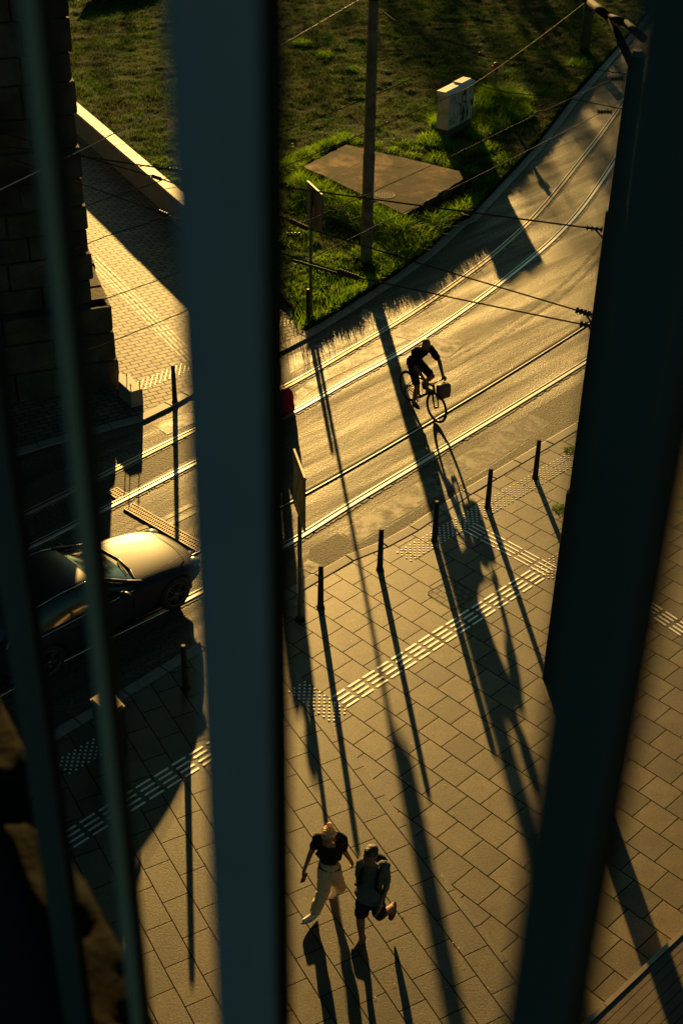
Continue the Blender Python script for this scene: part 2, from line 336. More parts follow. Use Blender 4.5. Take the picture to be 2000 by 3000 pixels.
def sheet(name, pts, z, m, kind='structure'):
    bm = B(); f = bm.faces.new([bm.verts.new((p[0],p[1],z)) for p in pts])
    if f.normal.z < 0 or True:
        f.normal_update()
        if f.normal.z < 0: f.normal_flip()
    me = bpy.data.meshes.new(name); bm.to_mesh(me); bm.free(); me.materials.append(m)
    o = link(bpy.data.objects.new(name, me)); o['kind'] = kind; return o
# ------------------------------------------------------------ ground and road
sheet('ground', [(-400,-200),(400,-200),(400,500),(-400,500)], -.03, M['ground'])
sheet('road', [(-60,5),(60,5),(60,95),(-60,95)], 0, M['asphalt'])
KN = [o_(-200,1868,ZP), o_(280,1583,ZP), o_(452,1478,ZP), o_(662,1353,ZP), o_(721,1318,ZP), o_(793,1276,ZP), o_(873,1244,ZP), o_(940,1208,ZP), o_(1060,1127,ZP), o_(1178,1056,ZP), o_(1322,970,ZP), o_(1568,815,ZP)]
KN.append(KN[-1] + (KN[-1]-KN[-2]).normalized()*18)
KN.insert(0, KN[0] + (KN[0]-KN[1]).normalized()*9)
KF = [at(*p, ZP) for p in [(-150,1392),(120,1312),(329,1255),(421,1231),(505,1190),(555,1161),(700,1093),(838,1023),(902,989),(960,956),(1040,906),(1183,812),(1278,740),(1366,656),(1395,645),(1450,586),(1543,485),(1580,445),(1631,379),(1698,288),(1754,225),(1850,115)]]
KF.append(KF[-1] + (KF[-1]-KF[-2]).normalized()*22); KF.insert(0, KF[0] + (KF[0]-KF[1]).normalized()*14)
def offset(line, d):
    out = []
    for i, p in enumerate(line):
        a = line[max(i-1,0)]; b = line[min(i+1,len(line)-1)]; t = (b-a).normalized()
        out.append(Vector((p[0]-t[1]*d, p[1]+t[0]*d, p[2])))
    return out
def kerb(name, line, d, z0, z1, seed):
    """row of kerb stones with open joints following the line; d = signed width"""
    rs = random.Random(seed); bm = B(); inner = offset(line, d); acc = []
    for i in range(len(line)-1):
        a, b, c, e = line[i], line[i+1], inner[i+1], inner[i]; L = (b-a).length; n = max(1, round(L/1.0))
        for k in range(n):
            t0 = k/n + .010/L*1.0; t1 = (k+1)/n - .010/L*1.0; dz = rs.uniform(-.0025,.0025); j = rs.uniform(-.006,.006)
            q = [a.lerp(b,t0), a.lerp(b,t1), e.lerp(c,t1), e.lerp(c,t0)]
            nrm = (e-a).normalized()*j
            prism(bm, [v+nrm for v in q], z0, z1+dz)
    return struct(name, bevel(obj(name, bm, M['kerb']), .012, 2))
kin = offset(KN, -.235)
kerb('kerb_near', KN, -.215, -.02, ZP+.004, 1)
kerb('kerb_far', KF, .24, -.02, ZP+.002, 2)
fin = offset(KF, .25)
# plaza: two laying patterns meeting on a straight seam
sA = o_(757,1655,ZP); sB = o_(1160,2200,ZP); sd_ = (sB-sA).normalized()
s0 = Vector((-1.15, 0, ZP)); kc = o_(560,1420,ZP)
seam = [o_(640,1480,ZP), sA, sB + sd_*6]
iK = 5
plaza = [p for p in kin[iK-1:]] + [Vector((40,30,ZP)), Vector((40,3,ZP)), seam[2], seam[1], seam[0]]
sheet('plaza_pavement', plaza, ZP, M['plaza'])
turned = [p for p in kin[:iK]][::1] + [seam[0], seam[1], seam[2], Vector((3,2,ZP)), Vector((-14,2,ZP))]
sheet('turned_pavement', turned, ZP, M['plaza_turned'])
struct('plaza_bed', sheet('plaza_bed', [p for p in kin] + [Vector((40,30,0)), Vector((40,3,0)), Vector((-14,2,0))], .022, M['hole']))
# far-side pavement of small pavers, low wall, lawn
W1 = at(265,363,.78); W2 = at(517,581,.78); wd = (W2-W1); wd.z = 0; wd.normalize()
Wa = W1 - wd*16; Wb = at(700,741,.78); Wb = W1 + wd*((Wb-W1).dot(wd))
wn_ = Vector((wd.y, -wd.x, 0));
if wn_.x < 0: wn_ = -wn_
lawn_corner = [at(892,975,ZP), at(888,945,ZP), at(835,890,ZP)]
k0 = 9
pav = fin[:k0+1] + lawn_corner + [Wb + wn_*.2, Wa, Vector((-40,50,ZP)), Vector((-40,20,ZP))]
sheet('far_pavement', [(p[0],p[1]) for p in pav], ZP, M['small_paving'])
lawn_poly = [lawn_corner[0]] + fin[k0:] + [Vector((30,95,0)), Vector((-40,95,0)), Wa + wn_*.3, Wb + wn_*.3, lawn_corner[2], lawn_corner[1]]
LP = [(p[0],p[1]) for p in lawn_poly]
def lawn_z(x, y):
    z = .13 + .05*vnoise(x,y,1.7,1) + .055*(vnoise(x,y,.42,2)-.5) + .05*(vnoise(x,y,.19,3)-.5) + .25*(vnoise(x,y,9,5)-.3)*np.clip((y-36)/20,0,1)
    return z
xs = np.arange(-20, 22, .11); ys = np.arange(28.5, 80, .12)
X, Y = np.meshgrid(xs, ys); Z = lawn_z(X, Y); inn = in_poly(X, Y, LP)
idx = -np.ones(X.shape, int); idx[inn] = np.arange(inn.sum())
V = np.stack([X[inn], Y[inn], Z[inn]], 1)
q = np.stack([idx[:-1,:-1], idx[:-1,1:], idx[1:,1:], idx[1:,:-1]], -1).reshape(-1,4); q = q[(q>=0).all(1)]
struct('lawn', mesh_np('lawn', V, q, M['soil'], smooth=True))
sheet('lawn_bed', LP, ZP-.01, M['soil'])
bm = B(); low = .02
prism(bm, [Wa, Wb, Wb+wn_*.30, Wa+wn_*.30], low, .70)
w = tag(obj('low_wall', bm, M['wall']), 'low rendered wall with pale lit stone cap between lawn and pavement', 'wall')
bm = B(); L_ = (Wb-Wa).length; n = int(L_/.95)
for k in range(n):
    a = Wa+wd*(L_*k/n+.006); b = Wa+wd*(L_*(k+1)/n-.006)
    prism(bm, [a-wn_*.03, b-wn_*.03, b+wn_*.34, a+wn_*.34], .703, .78+random.uniform(-.004,.004))
c = bevel(obj('coping', bm, M['wall_cap'], w), .012)
a = at(230,22,.16); b = at(440,-12,.16)
sheet('far_path', [a, b, b+Vector((1,3,0)), a+Vector((0,3,0))], .45, M['wall_cap'])
# grass
def blades(name, P, Hh, Wd, lean, m, seg=2, label=None, kind='stuff', az=None):
    """one object of many leaf blades: P (n,3) roots, Hh heights, Wd widths, lean amount"""
    n = len(P); a = np.random.rand(n)*2*math.pi; f = np.random.rand(n)*2*math.pi
    d = np.stack([np.cos(a), np.sin(a), 0*a], 1); s = np.stack([-np.sin(f), np.cos(f), 0*f], 1)
    ln = lean*(.3+np.random.rand(n)*1.0)
    lv = []
    for k in range(seg+1):
        t = k/seg
        c = P + d*(ln*Hh*t*t)[:,None] + np.array([0,0,1.0])*(Hh*(t - .35*ln*t*t))[:,None]
        wdt = (Wd*(1-t**1.5)*.5)[:,None] if k < seg else (Wd*.04)[:,None]
        lv.append((c - s*wdt, c + s*wdt))
    Q = [np.stack([lv[k][0], lv[k][1], lv[k+1][1], lv[k+1][0]], 1) for k in range(seg)]
    o = quads_np(name, np.concatenate(Q), m); o['kind'] = kind
    if label: o['label'] = label; 
    return o
n = 420000
x = np.random.uniform(-13, 13, n); y = 29 + 34*np.random.rand(n)**1.25
k = in_poly(x, y, LP) & (np.random.rand(n) < np.clip(.15+vnoise(x,y,.5,9)*1.1+.35*vnoise(x,y,2.5,11),0.05,1)) & (abs(x/y)<.30)
x = x[k]; y = y[k]
P = np.stack([x, y, lawn_z(x,y)-.01], 1)
g = blades('lawn_grass', P, np.random.uniform(.05,.13,len(x))*(.6+.8*vnoise(x,y,1.1,12)), np.full(len(x),.018), .9, M['grass'], 1)
tag(g, 'short patchy lawn grass', 'grass')
# tall grass: (photo x, y, radius m, count, height)
clumps = [(850,500,.5,500,.5),(900,470,.35,300,.4),(880,540,.35,300,.45),(960,590,.40,520,.55),(1010,575,.40,520,.60),(1050,600,.35,400,.5),(1110,625,.40,500,.5),
 (1150,650,.35,380,.4),(1100,690,.45,420,.35),(1080,745,.45,420,.40),(1130,770,.45,360,.35),(1180,730,.5,600,.55),(1235,700,.5,600,.55),(1280,665,.5,560,.6),(1340,640,.45,520,.65),(1370,615,.3,300,.55),
 (1270,740,.4,300,.35),(1210,770,.4,330,.35),(1290,375,.35,380,.8),(1270,420,.5,400,.45),(1400,330,.45,600,.85),(1440,300,.5,700,.9),(1480,300,.6,760,.8),(1510,340,.6,560,.6),(1440,370,.6,520,.5),
 (1400,400,.4,300,.5),(1340,440,.6,380,.35),(1530,300,.4,300,.5),(950,170,.35,240,.35),(885,135,.35,180,.3),(1035,210,.3,120,.25),(1000,890,.3,260,.25),(950,930,.3,240,.22),(1050,860,.4,300,.3),(1110,830,.4,320,.35),
 (1160,800,.4,340,.4),(1480,580,.4,300,.4),(1520,540,.4,200,.3),(1470,470,.5,260,.3),(1700,190,.5,300,.35),(920,790,.6,300,.25),(900,850,.6,360,.25),(870,700,.6,300,.25),(960,770,.6,300,.25),(1220,600,.5,200,.3),(1420,440,.4,200,.4),
 (1190,430,.6,200,.2),(1300,470,.5,200,.3),(1020,640,.3,200,.3),(930,640,.5,260,.3),(870,610,.4,220,.3),(500,530,.3,120,.2),(470,480,.4,120,.2)]
for k_ in range(11):
    t_ = k_/10; clumps.append((880+298*t_, 488+142*t_+62, .36, 480, .80)); clumps.append((900+298*t_, 488+142*t_+95, .42, 360, .55))
for k_ in range(8):
    t_ = k_/7; clumps.append((1225+170*t_, 722-110*t_, .30, 200, .30))
for k_ in range(7):
    t_ = k_/6; clumps.append((870+140*t_, 470-60*t_, .30, 200, .35)); clumps.append((1040+340*t_, 420+82*t_, .25, 110, .22))
PP = []; HH = []
for (px,py,r,c,h) in clumps:
    ctr = at(px,py,.15); rr = r*np.sqrt(np.random.rand(c)); aa = np.random.rand(c)*2*math.pi
    xx = ctr[0]+rr*np.cos(aa); yy = ctr[1]+rr*np.sin(aa)*1.2
    kk = in_poly(xx,yy,LP); xx=xx[kk]; yy=yy[kk]
    PP.append(np.stack([xx,yy,lawn_z(xx,yy)-.02],1)); HH.append(h*.98*np.random.uniform(.55,1.05,len(xx))*(1-.35*(rr[kk]/r)))
PP = np.concatenate(PP); HH = np.concatenate(HH)
# keep the blades off the slab
SLAB = [at(1014,423,.55), at(1384,509,.55), at(1186,630,.55), at(888,488,.55)]
k = ~in_poly(PP[:,0], PP[:,1], [(p[0],p[1]) for p in SLAB]); PP = PP[k]; HH = HH[k]
g = blades('tall_grass', PP, HH, np.random.uniform(.016,.030,len(PP)), .95, M['tall_grass'], 3)
tag(g, 'bright green tall grass tufts round slab, cabinet and pole', 'grass')
# fringe along the kerb
i0 = fin[9:17]; Pf = []
for a, b in zip(i0[:-1], i0[1:]):
    n = int((b-a).length*130); t = np.random.rand(n)[:,None]; nn = np.array([-(b-a).normalized()[1], (b-a).normalized()[0], 0])
    Pf.append(np.array(a)+t*(np.array(b)-np.array(a)) + nn*(np.random.rand(n)[:,None]**1.5*.7))
Pf = np.concatenate(Pf); Pf[:,2] = .12; k = np.random.rand(len(Pf)) < (.15+.9*vnoise(Pf[:,0],Pf[:,1],.6,4)); Pf = Pf[k]
g = blades('verge_grass', Pf, np.random.uniform(.10,.42,len(Pf))*(.3+1.0*vnoise(Pf[:,0],Pf[:,1],.9,6)), np.full(len(Pf),.013), .6, M['tall_grass'], 3)
tag(g, 'ragged grass fringe along the far kerb', 'grass')
# slab with drain cover
rj = random.Random(12); SJ = []
for i_ in range(4):
    a_ = SLAB[i_]; b_ = SLAB[(i_+1)%4]; n_ = Vector((-(b_-a_).y,(b_-a_).x,0)).normalized()
    for k_ in range(16): SJ.append(a_.lerp(b_,k_/16)+n_*rj.uniform(-.035,.035)*(0 if k_==0 else 1))
bm = B(); prism(bm, SJ, .05, .55); sl = tag(obj('concrete_slab', bm, M['concrete']), 'large stained concrete slab set in the lawn, grass round it', 'slab'); bevel(sl, .02)
def strip(bm, a, b, wdt, z0, z1):
    d = (b-a); d.z = 0; d.normalize(); nn = Vector((-d.y,d.x,0))*wdt/2
    prism(bm, [a-nn, b-nn, b+nn, a+nn], z0, z1)
bm = B(); strip(bm, at(1064,470,.55), at(950,532,.55), .035, .551, .553); strip(bm, at(1075,478,.55), at(1190,492,.55), .02, .551, .553)
strip(bm, at(1190,492,.55), at(1180,520,.55), .018, .551, .553); strip(bm, at(1180,520,.55), at(1120,545,.55), .012, .551, .553); obj('joint', bm, M['hole'], sl)
bm = B(); c = at(1128,571,.55); torus(bm, (0,0,0), .27, .018, 'z', 32, 6)
for k in range(-5,6): box(bm, (k*.045,0,0), (.018, 2*math.sqrt(.25**2-(k*.045)**2), .02))
o = obj('drain_cover', bm, M['cover']); o.location = (c[0],c[1],.552); o.scale = (1,1,.35); tag(o, 'round slotted drain cover on the concrete slab', 'drain cover')
# ------------------------------------------------------------ rails and road surface detail
def rail_pts(px): return [Vector(p) for p in catmull([at(a*S, b*S, 0) for a,b in px], 10)]
RA = rail_pts([(-60,1630),(140,1520),(300,1440),(460,1362),(655,1255),(820,1152),(1000,1043),(1170,940),(1340,835),(1568,690)])
RB = rail_pts([(-60,1510),(140,1425),(300,1346),(440,1276),(655,1160),(820,1068),(1000,962),(1180,852),(1350,745),(1568,603)])
RC = rail_pts([(-60,1320),(100,1243),(267,1158),(443,1068),(660,956),(800,876),(941,797),(1091,695),(1196,614),(1273,548),(1343,470),(1413,368),(1490,240),(1568,90)])
RD = rail_pts([(-60,1240),(100,1162),(270,1078),(438,995),(660,888),(800,808),(941,724),(1061,641),(1151,571),(1241,484),(1341,360),(1381,308),(1431,236),(1520,95)])
def ribbon(bm, line, d0, d1, z, z1=None):
    a = offset(line, d0); b = offset(line, d1); z1 = z if z1 is None else z1
    va = [bm.verts.new((p[0],p[1],z)) for p in a]; vb = [bm.verts.new((p[0],p[1],z1)) for p in b]
    for i in range(len(line)-1): bm.faces.new((va[i],vb[i],vb[i+1],va[i+1]))
def rail(label, line, side, wide, head='rail'):
    """grooved tram rail: running head, groove, guard lip; side=+1 puts the guard on the far side"""
    root = thing('tram_rail', label, 'tram rail', tuple(line[0]), 0, 'grooved tram rails set in the road')
    loc = line[0]; ln = [p-loc for p in line]
    bm = B()
    if wide:
        ribbon(bm, ln, -.040, .026, .016)
        ribbon(bm, ln, -.046, -.040, .004, .016); ribbon(bm, ln, .026, .030, .016, .004); obj('rail_head', bm, M[head], root)
        bm = B(); ribbon(bm, ln, .030, .072, .003); ribbon(bm, ln, -.075, -.046, .003); obj('groove', bm, M['groove'], root)
        bm = B(); ribbon(bm, ln, .072, .098, .014); ribbon(bm, ln, .098, .102, .014, .003); obj('guard_lip', bm, M['rail'], root)
    else:
        ribbon(bm, ln, -.012, .010, .014); ribbon(bm, ln, -.016, -.012, .003, .014); obj('rail_head', bm, M['rail'], root)
        bm = B(); ribbon(bm, ln, .010, .055, .004); obj('groove', bm, M['groove'], root)
        bm = B(); ribbon(bm, ln, .055, .085, .012); ribbon(bm, ln, -.055, -.016, .004); obj('guard_lip', bm, M['sealant'] if False else M['groove'], root)
    # broken sealant strips
    bm = B(); rs = random.Random(len(label)); e0 = -.075 if wide else -.056; e1 = .103 if wide else .086
    L1 = offset(ln, 1.0)
    def strip_(sgn, base, wmin, wmax, skip):
        prev = None
        for i in range(len(ln)-1):
            for kk in range(6):
                t = kk/6; p = ln[i].lerp(ln[i+1], t); nrm = (L1[i]-ln[i]).normalized()
                wv = 0 if rs.random() < skip else rs.uniform(wmin, wmax)
                a = bm.verts.new((*(p+nrm*base)[:2], .006)); b = bm.verts.new((*(p+nrm*(base+sgn*max(wv,.004)))[:2], .006))
                if prev: bm.faces.new((prev[0],prev[1],b,a))
                prev = (a,b)
    if wide: strip_(-1, e0, .03, .055, .10); strip_(1, e1, .0, .03, .4)
    else: strip_(1, e1, .045, .075, .06)
    obj('sealant_strip', bm, M['sealant'], root)
rail('nearest tram rail, beside the plaza kerb', RA, 1, True)
rail('thin bright tram rail the front bicycle wheel stands beside', RB, 1, False)
rail('brightest tram rail, crossing just behind the cyclist', RC, 1, True)
rail('farthest tram rail, next to the grass verge', RD, 1, True, 'rail_dull')
z1 = .003
for i, P in enumerate([[(1545,1215),(1617,1238),(1420,1372),(1250,1470),(1045,1590),(998,1560),(1100,1490),(1300,1365)],
     [(845,1045),(1050,958),(1085,985),(960,1035),(850,1095)],
     [(865,1150),(950,1085),(1115,1002),(1160,1018),(1060,1065),(960,1112),(880,1172)],
     [(1062,905),(1142,925),(1118,958),(1050,935)], [(1165,950),(1240,975),(1210,1000),(1160,985)],
     [(448,1244),(558,1208),(600,1225),(490,1273)], [(900,1640),(925,1650),(950,1660),(915,1680),(880,1665)],
     [(1240,985),(1370,1000),(1300,1060),(1230,1030)]]):
    sheet('worn_marking', [at(*p) for p in P], z1+.0002*i, M['worn'])
lc = cm(1200,600,.3827)
ln = [Vector(p) for p in catmull([lc(*p) for p in [(150,1275),(230,1230),(560,1030),(1000,740),(1250,530),(1470,290)]], 6)]
for k, d in enumerate((0, -.26)):
    bm = B(); ribbon(bm, ln, d-.05, d+.05, z1+.002); struct('faded_lane_line', obj('faded_lane_line', bm, M['ghost']))
for P in [[(462,1530),(561,1478)],[(400,1552),(457,1533)],[(480,1545),(575,1497)]]:
    bm = B(); strip(bm, at(*P[0]), at(*P[1]), .11, .001, z1+.001); struct('faded_lane_line', obj('faded_lane_line', bm, M['worn']))
sheet('dark_asphalt', [at(*p) for p in [(100,1498),(330,1388),(470,1320),(640,1235),(640,1300),(470,1388),(330,1464),(100,1575)]], .0015, M['asphalt_dark'])
sheet('dark_asphalt', [at(*p) for p in [(905,1680),(1010,1632),(1110,1590),(1350,1438),(1500,1350),(1690,1238),(2000,1042),(2000,935),(1690,1128),(1545,1210),(1620,1240),(1420,1378),(1045,1597),(990,1562),(905,1610)]], .0015, M['asphalt_dark'])
# drain channel
def grate(a, b, wdt, label):
    L = (b-a).length; ang = math.atan2(b.y-a.y, b.x-a.x)
    root = thing('drain_grate', label, 'drain grate', (a.x,a.y,0), ang)
    bm = B(); box(bm, (L/2,0,.003), (L,wdt,.006)); obj('channel', bm, M['hole'], root)
    bm = B(); 
    for s in (-1,1): box(bm, (L/2, s*wdt/2, .012), (L,.025,.016))
    n = int(L/.055)
    for k in range(n+1): box(bm, (L*k/n,0,.011), (.020,wdt-.02,.012))
    for s in (-.17,.17): box(bm, (L/2, s*wdt, .012), (L,.018,.012))
    obj('grille', bm, M['grate'], root)
zz = cm(260,1060,.2296)
grate((zz(540,1830)+zz(480,1862))/2, (zz(1390,2285)+zz(1310,2345))/2 + Vector((.15,-.17,0)), .235, 'iron drain grate crossing the road in front of the car')
grate(zz(300,1640), zz(425,1722), .235, 'short drain grate between the two tram rails by the tower shadow')
# ------------------------------------------------------------ stone tower
cA = at(352,1130,ZP); cB = at(0,1186,ZP); td = (cB-cA); td.z = 0; td.normalize(); tn = Vector((td.y,-td.x,0))
if tn.y > 0: tn = -tn                                     # towards the camera
def tower():
    root = thing('stone_tower', 'tall dark rusticated stone bridge tower beside the far pavement', 'tower', (cA.x,cA.y,ZP))
    rs = random.Random(3)
    bdir = Vector((-.32,.95,0)).normalized()
    def course(bm, z0, z1, inset, first):
        A = td*inset - tn*inset*.8
        # front face blocks
        for (dr, nn, Ltot) in ((td, tn, 13.0), (bdir, Vector((bdir.y,-bdir.x,0)), 6.5)):
            u = 0.0
            while u < Ltot:
                wv = rs.uniform(.75,1.35); pr = rs.uniform(-.015,.05)
                a = A + dr*(u+.012) ; b = A + dr*(u+wv-.012); 
                prism(bm, [a+nn*pr, b+nn*pr, b-nn*.5, a-nn*.5] if u > 0 else [a+nn*pr, b+nn*pr, b-nn*.5, a-nn*.5], z0+.012, z1-.012); u += wv
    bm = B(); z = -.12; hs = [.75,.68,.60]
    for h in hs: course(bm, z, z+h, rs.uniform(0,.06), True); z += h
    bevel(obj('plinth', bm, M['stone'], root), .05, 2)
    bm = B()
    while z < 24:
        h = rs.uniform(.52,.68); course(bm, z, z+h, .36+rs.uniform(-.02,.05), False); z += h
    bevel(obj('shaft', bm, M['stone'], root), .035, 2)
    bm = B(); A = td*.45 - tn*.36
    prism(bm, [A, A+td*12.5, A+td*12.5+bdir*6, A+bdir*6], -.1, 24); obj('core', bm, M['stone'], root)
tower()
# concrete block with pins
bm = B(); P = [zz(*p,.42) for p in [(380,150),(525,165),(690,347),(535,390),(380,250)]]
prism(bm, P, ZP, .42); cb = tag(obj('concrete_block', bm, M['kerb']), 'pale concrete block with upright steel pins at the tower foot', 'concrete block'); bevel(cb, .015)
for (x,y) in ((490,250),(542,384),(652,350)):
    p = zz(x,y,.42); bm = B(); tube(bm, p-Vector((0,0,.02)), p+Vector((0,0,.20)), .010, seg=8); tube(bm, p+Vector((-.03,0,.15)), p+Vector((.03,0,.15)), .007, seg=6); obj('pin', bm, M['dark_iron'], cb)
# ------------------------------------------------------------ bollards
def bollard():
    root = thing('bollard', '', 'bollard', group='tapered black bollards along the kerbs')
    bm = B()
    prof = [(.062,0),(.060,.02),(.056,.03),(.043,.84),(.040,.855)]
    seg = 20; rings = []
    for r,z in prof: rings.append([bm.verts.new((r*math.cos(2*math.pi*k/seg), r*math.sin(2*math.pi*k/seg), z)) for k in range(seg)])
    for a,b in zip(rings[:-1],rings[1:]):
        for k in range(seg): bm.faces.new((a[k],a[(k+1)%seg],b[(k+1)%seg],b[k]))
    obj('post', bm, M['bollard'], root, True)
    bm = B(); tube(bm, (0,0,.853), (0,0,.885), .040, .032, 20); o = obj('cap', bm, M['bollard'], root)
    bm = B(); tube(bm, (0,0,-.01), (0,0,.012), .078, .072, 20); obj('base_ring', bm, M['dark_iron'], root)
    return root
def dup(root, loc, rz=0, label=None):
    r = root.copy(); COL.objects.link(r); r.location = loc; r.rotation_euler = (0,0,rz)
    if label: r['label'] = label
    for ch in list(root.children):
        c = ch.copy(); COL.objects.link(c); c.parent = r
    return r
bl = [((736,1393),'bollard on the plaza kerb nearest the green sign post'),((872,1307),'second bollard from the green sign along the plaza kerb'),
      ((997,1242),'middle bollard of the plaza kerb, at the left end of the cyclist shadow'),((1119,1165),'bollard amid the tactile studs, right of the cyclist shadow'),
      ((1228,1097),'bollard on the plaza kerb nearest the mast'),((427,1580),'bollard in the car shadow on the plaza'),
      ((402,922),'bollard on the far pavement beside the concrete block'),((707,742),'bollard at the lawn corner in front of the sign post')]
b0 = bollard()
for i, (p, lab) in enumerate(bl):
    loc = o_(*p, ZP); loc.z = ZP
    if i == 0: b0.location = loc; b0['label'] = lab
    else: dup(b0, loc, i*.7, lab)
# ------------------------------------------------------------ poles and mast
def prof_tube(bm, prof, seg=24):
    rings = [[bm.verts.new((r*math.cos(2*math.pi*k/seg), r*math.sin(2*math.pi*k/seg), z)) for k in range(seg)] for r,z in prof]
    for a,b in zip(rings[:-1],rings[1:]):
        for k in range(seg): bm.faces.new((a[k],a[(k+1)%seg],b[(k+1)%seg],b[k]))
    bm.faces.new(rings[-1]); bm.faces.new(rings[0][::-1])
p = o_(840,612,ZP)
root = thing('wire_pole', 'tall pale grey stepped steel pole rising from the grass beside the slab', 'pole', (p.x,p.y,.1))
bm = B(); prof_tube(bm, [(.148,-.1),(.145,2.75),(.150,2.78),(.150,2.9),(.135,2.93),(.128,5.6),(.132,5.63),(.132,5.75),(.118,5.78),(.10,10.5)]); obj('shaft', bm, M['pole'], root, False)
bm = B(); torus(bm, (0,0,6.62), .135, .02, 'z', 24, 6); box(bm, (-.16,0,6.62), (.07,.05,.06)); box(bm, (.16,0,6.62), (.07,.05,.06)); obj('clamp', bm, M['mast'], root)
bm = B(); box(bm, (.02,-.15,1.9), (.10,.012,.10)); obj('number_plate', bm, M['kerb'], root)
p = at(1710,150,.15)
root = thing('wire_pole', 'thick dark pole on the far lawn near the top edge', 'pole', (p.x,p.y,.1))
bm = B(); prof_tube(bm, [(.19,-.1),(.18,3),(.15,9)]); obj('shaft', bm, M['pole'], root, True)
# catenary mast
p = at(1621,1985,ZP); mloc = Vector((p.x,p.y,ZP))
root = mast = thing('tram_mast', 'dark stepped tram mast on the plaza holding the overhead wires', 'mast', tuple(mloc))
bm = B(); prof_tube(bm, [(.185,-.02),(.18,3.5),(.184,3.52),(.175,3.62),(.145,3.66),(.137,7.9),(.14,7.92),(.135,8.02),(.11,8.05),(.10,10.05)],28); obj('shaft', bm, M['mast'], root, False)
bm = B(); tube(bm, (0,0,10.05), (0,0,10.11), .085, .06, 20); obj('cap', bm, M['pole'], root)
bm = B(); prof_tube(bm, [(.19,-.02),(.19,.02),(.18,.03),(.172,.06)],24); obj('foot', bm, M['mast'], root)
for zc in (7.6, 6.35, 6.1):
    bm = B(); torus(bm, (0,0,zc), .118, .02, 'z', 24, 6); obj('clamp', bm, M['dark_iron'], root)
az = 10.35
A1 = [at(*q,az)-mloc for q in [(1600,-95),(1680,-40),(1728,8),(1785,52),(1830,66)]]
bm = B()
for i,(a,b) in enumerate(zip(A1[:-1],A1[1:])): tube(bm, a, b, .062-.004*i, .058-.004*i, 12); ball(bm, b, .058-.004*i, 12, 8)
tube(bm, A1[-1], Vector((.05,0,10.25)), .045, .05, 12)
tube(bm, A1[3], Vector((0,0,9.85)), .05, .055, 12)
bm2 = bm; obj('bracket_arm', bm2, M['mast'], root, True)
# ------------------------------------------------------------ overhead wires
def wire(label, pts, r=.011, parts=(), name='overhead_wire', group='overhead tram wires', wm='wire'):
    base = pts[0]
    root = thing(name, label, 'wire', tuple(base), 0, group)
    bm = B()
    L = [Vector(p)-base for p in pts]
    for a,b in zip(L[:-1],L[1:]): tube(bm, a, b, r, seg=6)
    obj('cable', bm, M[wm], root)
    for (p, d, ln_, rr) in parts:                # ribbed insulators / clamps
        p = Vector(p)-base; d = Vector(d).normalized(); bm = B()
        tube(bm, p-d*ln_/2, p+d*ln_/2, rr*.5, seg=8)
        n = max(3,int(ln_/.05))
        for k in range(n):
            c = p + d*(ln_*(k/(n-1)-.5)*.85); tube(bm, c-d*.010, c+d*.010, rr, seg=10)
        obj('insulator', bm, M['insul'], root)
    return root
ZA, ZB, ZC, ZK = 7.70, 6.45, 6.20, 5.9
def mastpt(z): return mloc + Vector((-.10,0,z))
a0 = at(-300,390,ZA); a1 = at(249,459,ZA); a2 = at(513,499,ZA); a3 = at(823,547,ZA); a4 = at(1300,612,ZA); a5 = at(1740,670,ZA)
wire('highest span wire, reaching the mast above all other wires', [a0,a1,a2,a3,a4,a5,mastpt(7.62)], .012, [(a5, a5-a4, .22, .035),(a2, a2-a1,.2,.03)])
b1 = at(-200,330,ZB); b2 = at(459,520,ZB); b3 = at(517,540,ZB); b4 = at(830,638,ZB); b5 = at(868,655,ZB); b6 = at(895,668,ZB); b7 = at(1290,790,ZB); b8 = at(1712,916,ZB)
wire('middle span wire with a ribbed insulator, running to the mast', [b1,b2,b3,b4,b5,b6,b7,b8,mastpt(6.35)], .012, [(b5.lerp(b6,.3),b6-b4,.42,.04),(b8,b8-b7,.28,.045),(b2,b3-b2,.2,.035)])
c1 = at(-200,380,ZC); c2 = at(478,625,ZC); c3 = at(520,643,ZC); c4 = at(835,745,ZC); c5 = at(1000,798,ZC); c6 = at(1040,812,ZC); c7 = at(1727,955,ZC); c65 = at(1380,884,ZC)
cw = wire('lowest span wire with a double bar, running to the mast', [c1,c2,c3,c4,c5,c6,c65,c7,mastpt(6.10)], .012, [(c5.lerp(c6,.5),c6-c5,.40,.045),(c7,c7-c6,.30,.05),(c2,c3-c2,.2,.035)])
bm = B(); tube(bm, at(858,763,ZC-.05)-c1, at(992,803,ZC-.05)-c1, .022, seg=8); ball(bm, at(998,806,ZC-.05)-c1, .05, 8, 6); obj('spreader_bar', bm, M['insul'], cw)
def contact(label, px, z, parts=(), wm='wire', r=.008):
    pts = [Vector(p) for p in catmull([at(a,b,z) for a,b in px], 5)]
    return wire(label, pts, r, parts, wm=wm)
contact('contact wire over the near track, lowest in the picture', [(-150,1170),(230,1038),(536,915),(860,779),(1130,648),(1400,515),(1610,408),(1760,329),(1880,258)], ZK, [(at(1770,328,ZK), Vector((1,.1,0)), .3, .05)])
contact('contact wire crossing in front of the grey pole at mid height', [(-150,1050),(245,899),(528,796),(880,656),(1255,488),(1400,419),(1541,350),(1800,228),(1900,180)], ZK, [(at(860,690,ZK), Vector((1,.1,0)), .22, .05),(at(1803,231,ZK), Vector((1,.1,0)), .3, .06)])
contact('thin wire passing in front of the utility cabinet', [(-100,900),(253,716),(471,639),(823,492),(1060,393),(1293,293),(1389,245),(1560,125),(1710,10),(1800,-60)], 6.3)
contact('faint wire behind the grey pole, above the slab', [(-100,740),(287,591),(465,532),(857,375),(1106,275),(1250,210)], 6.8)
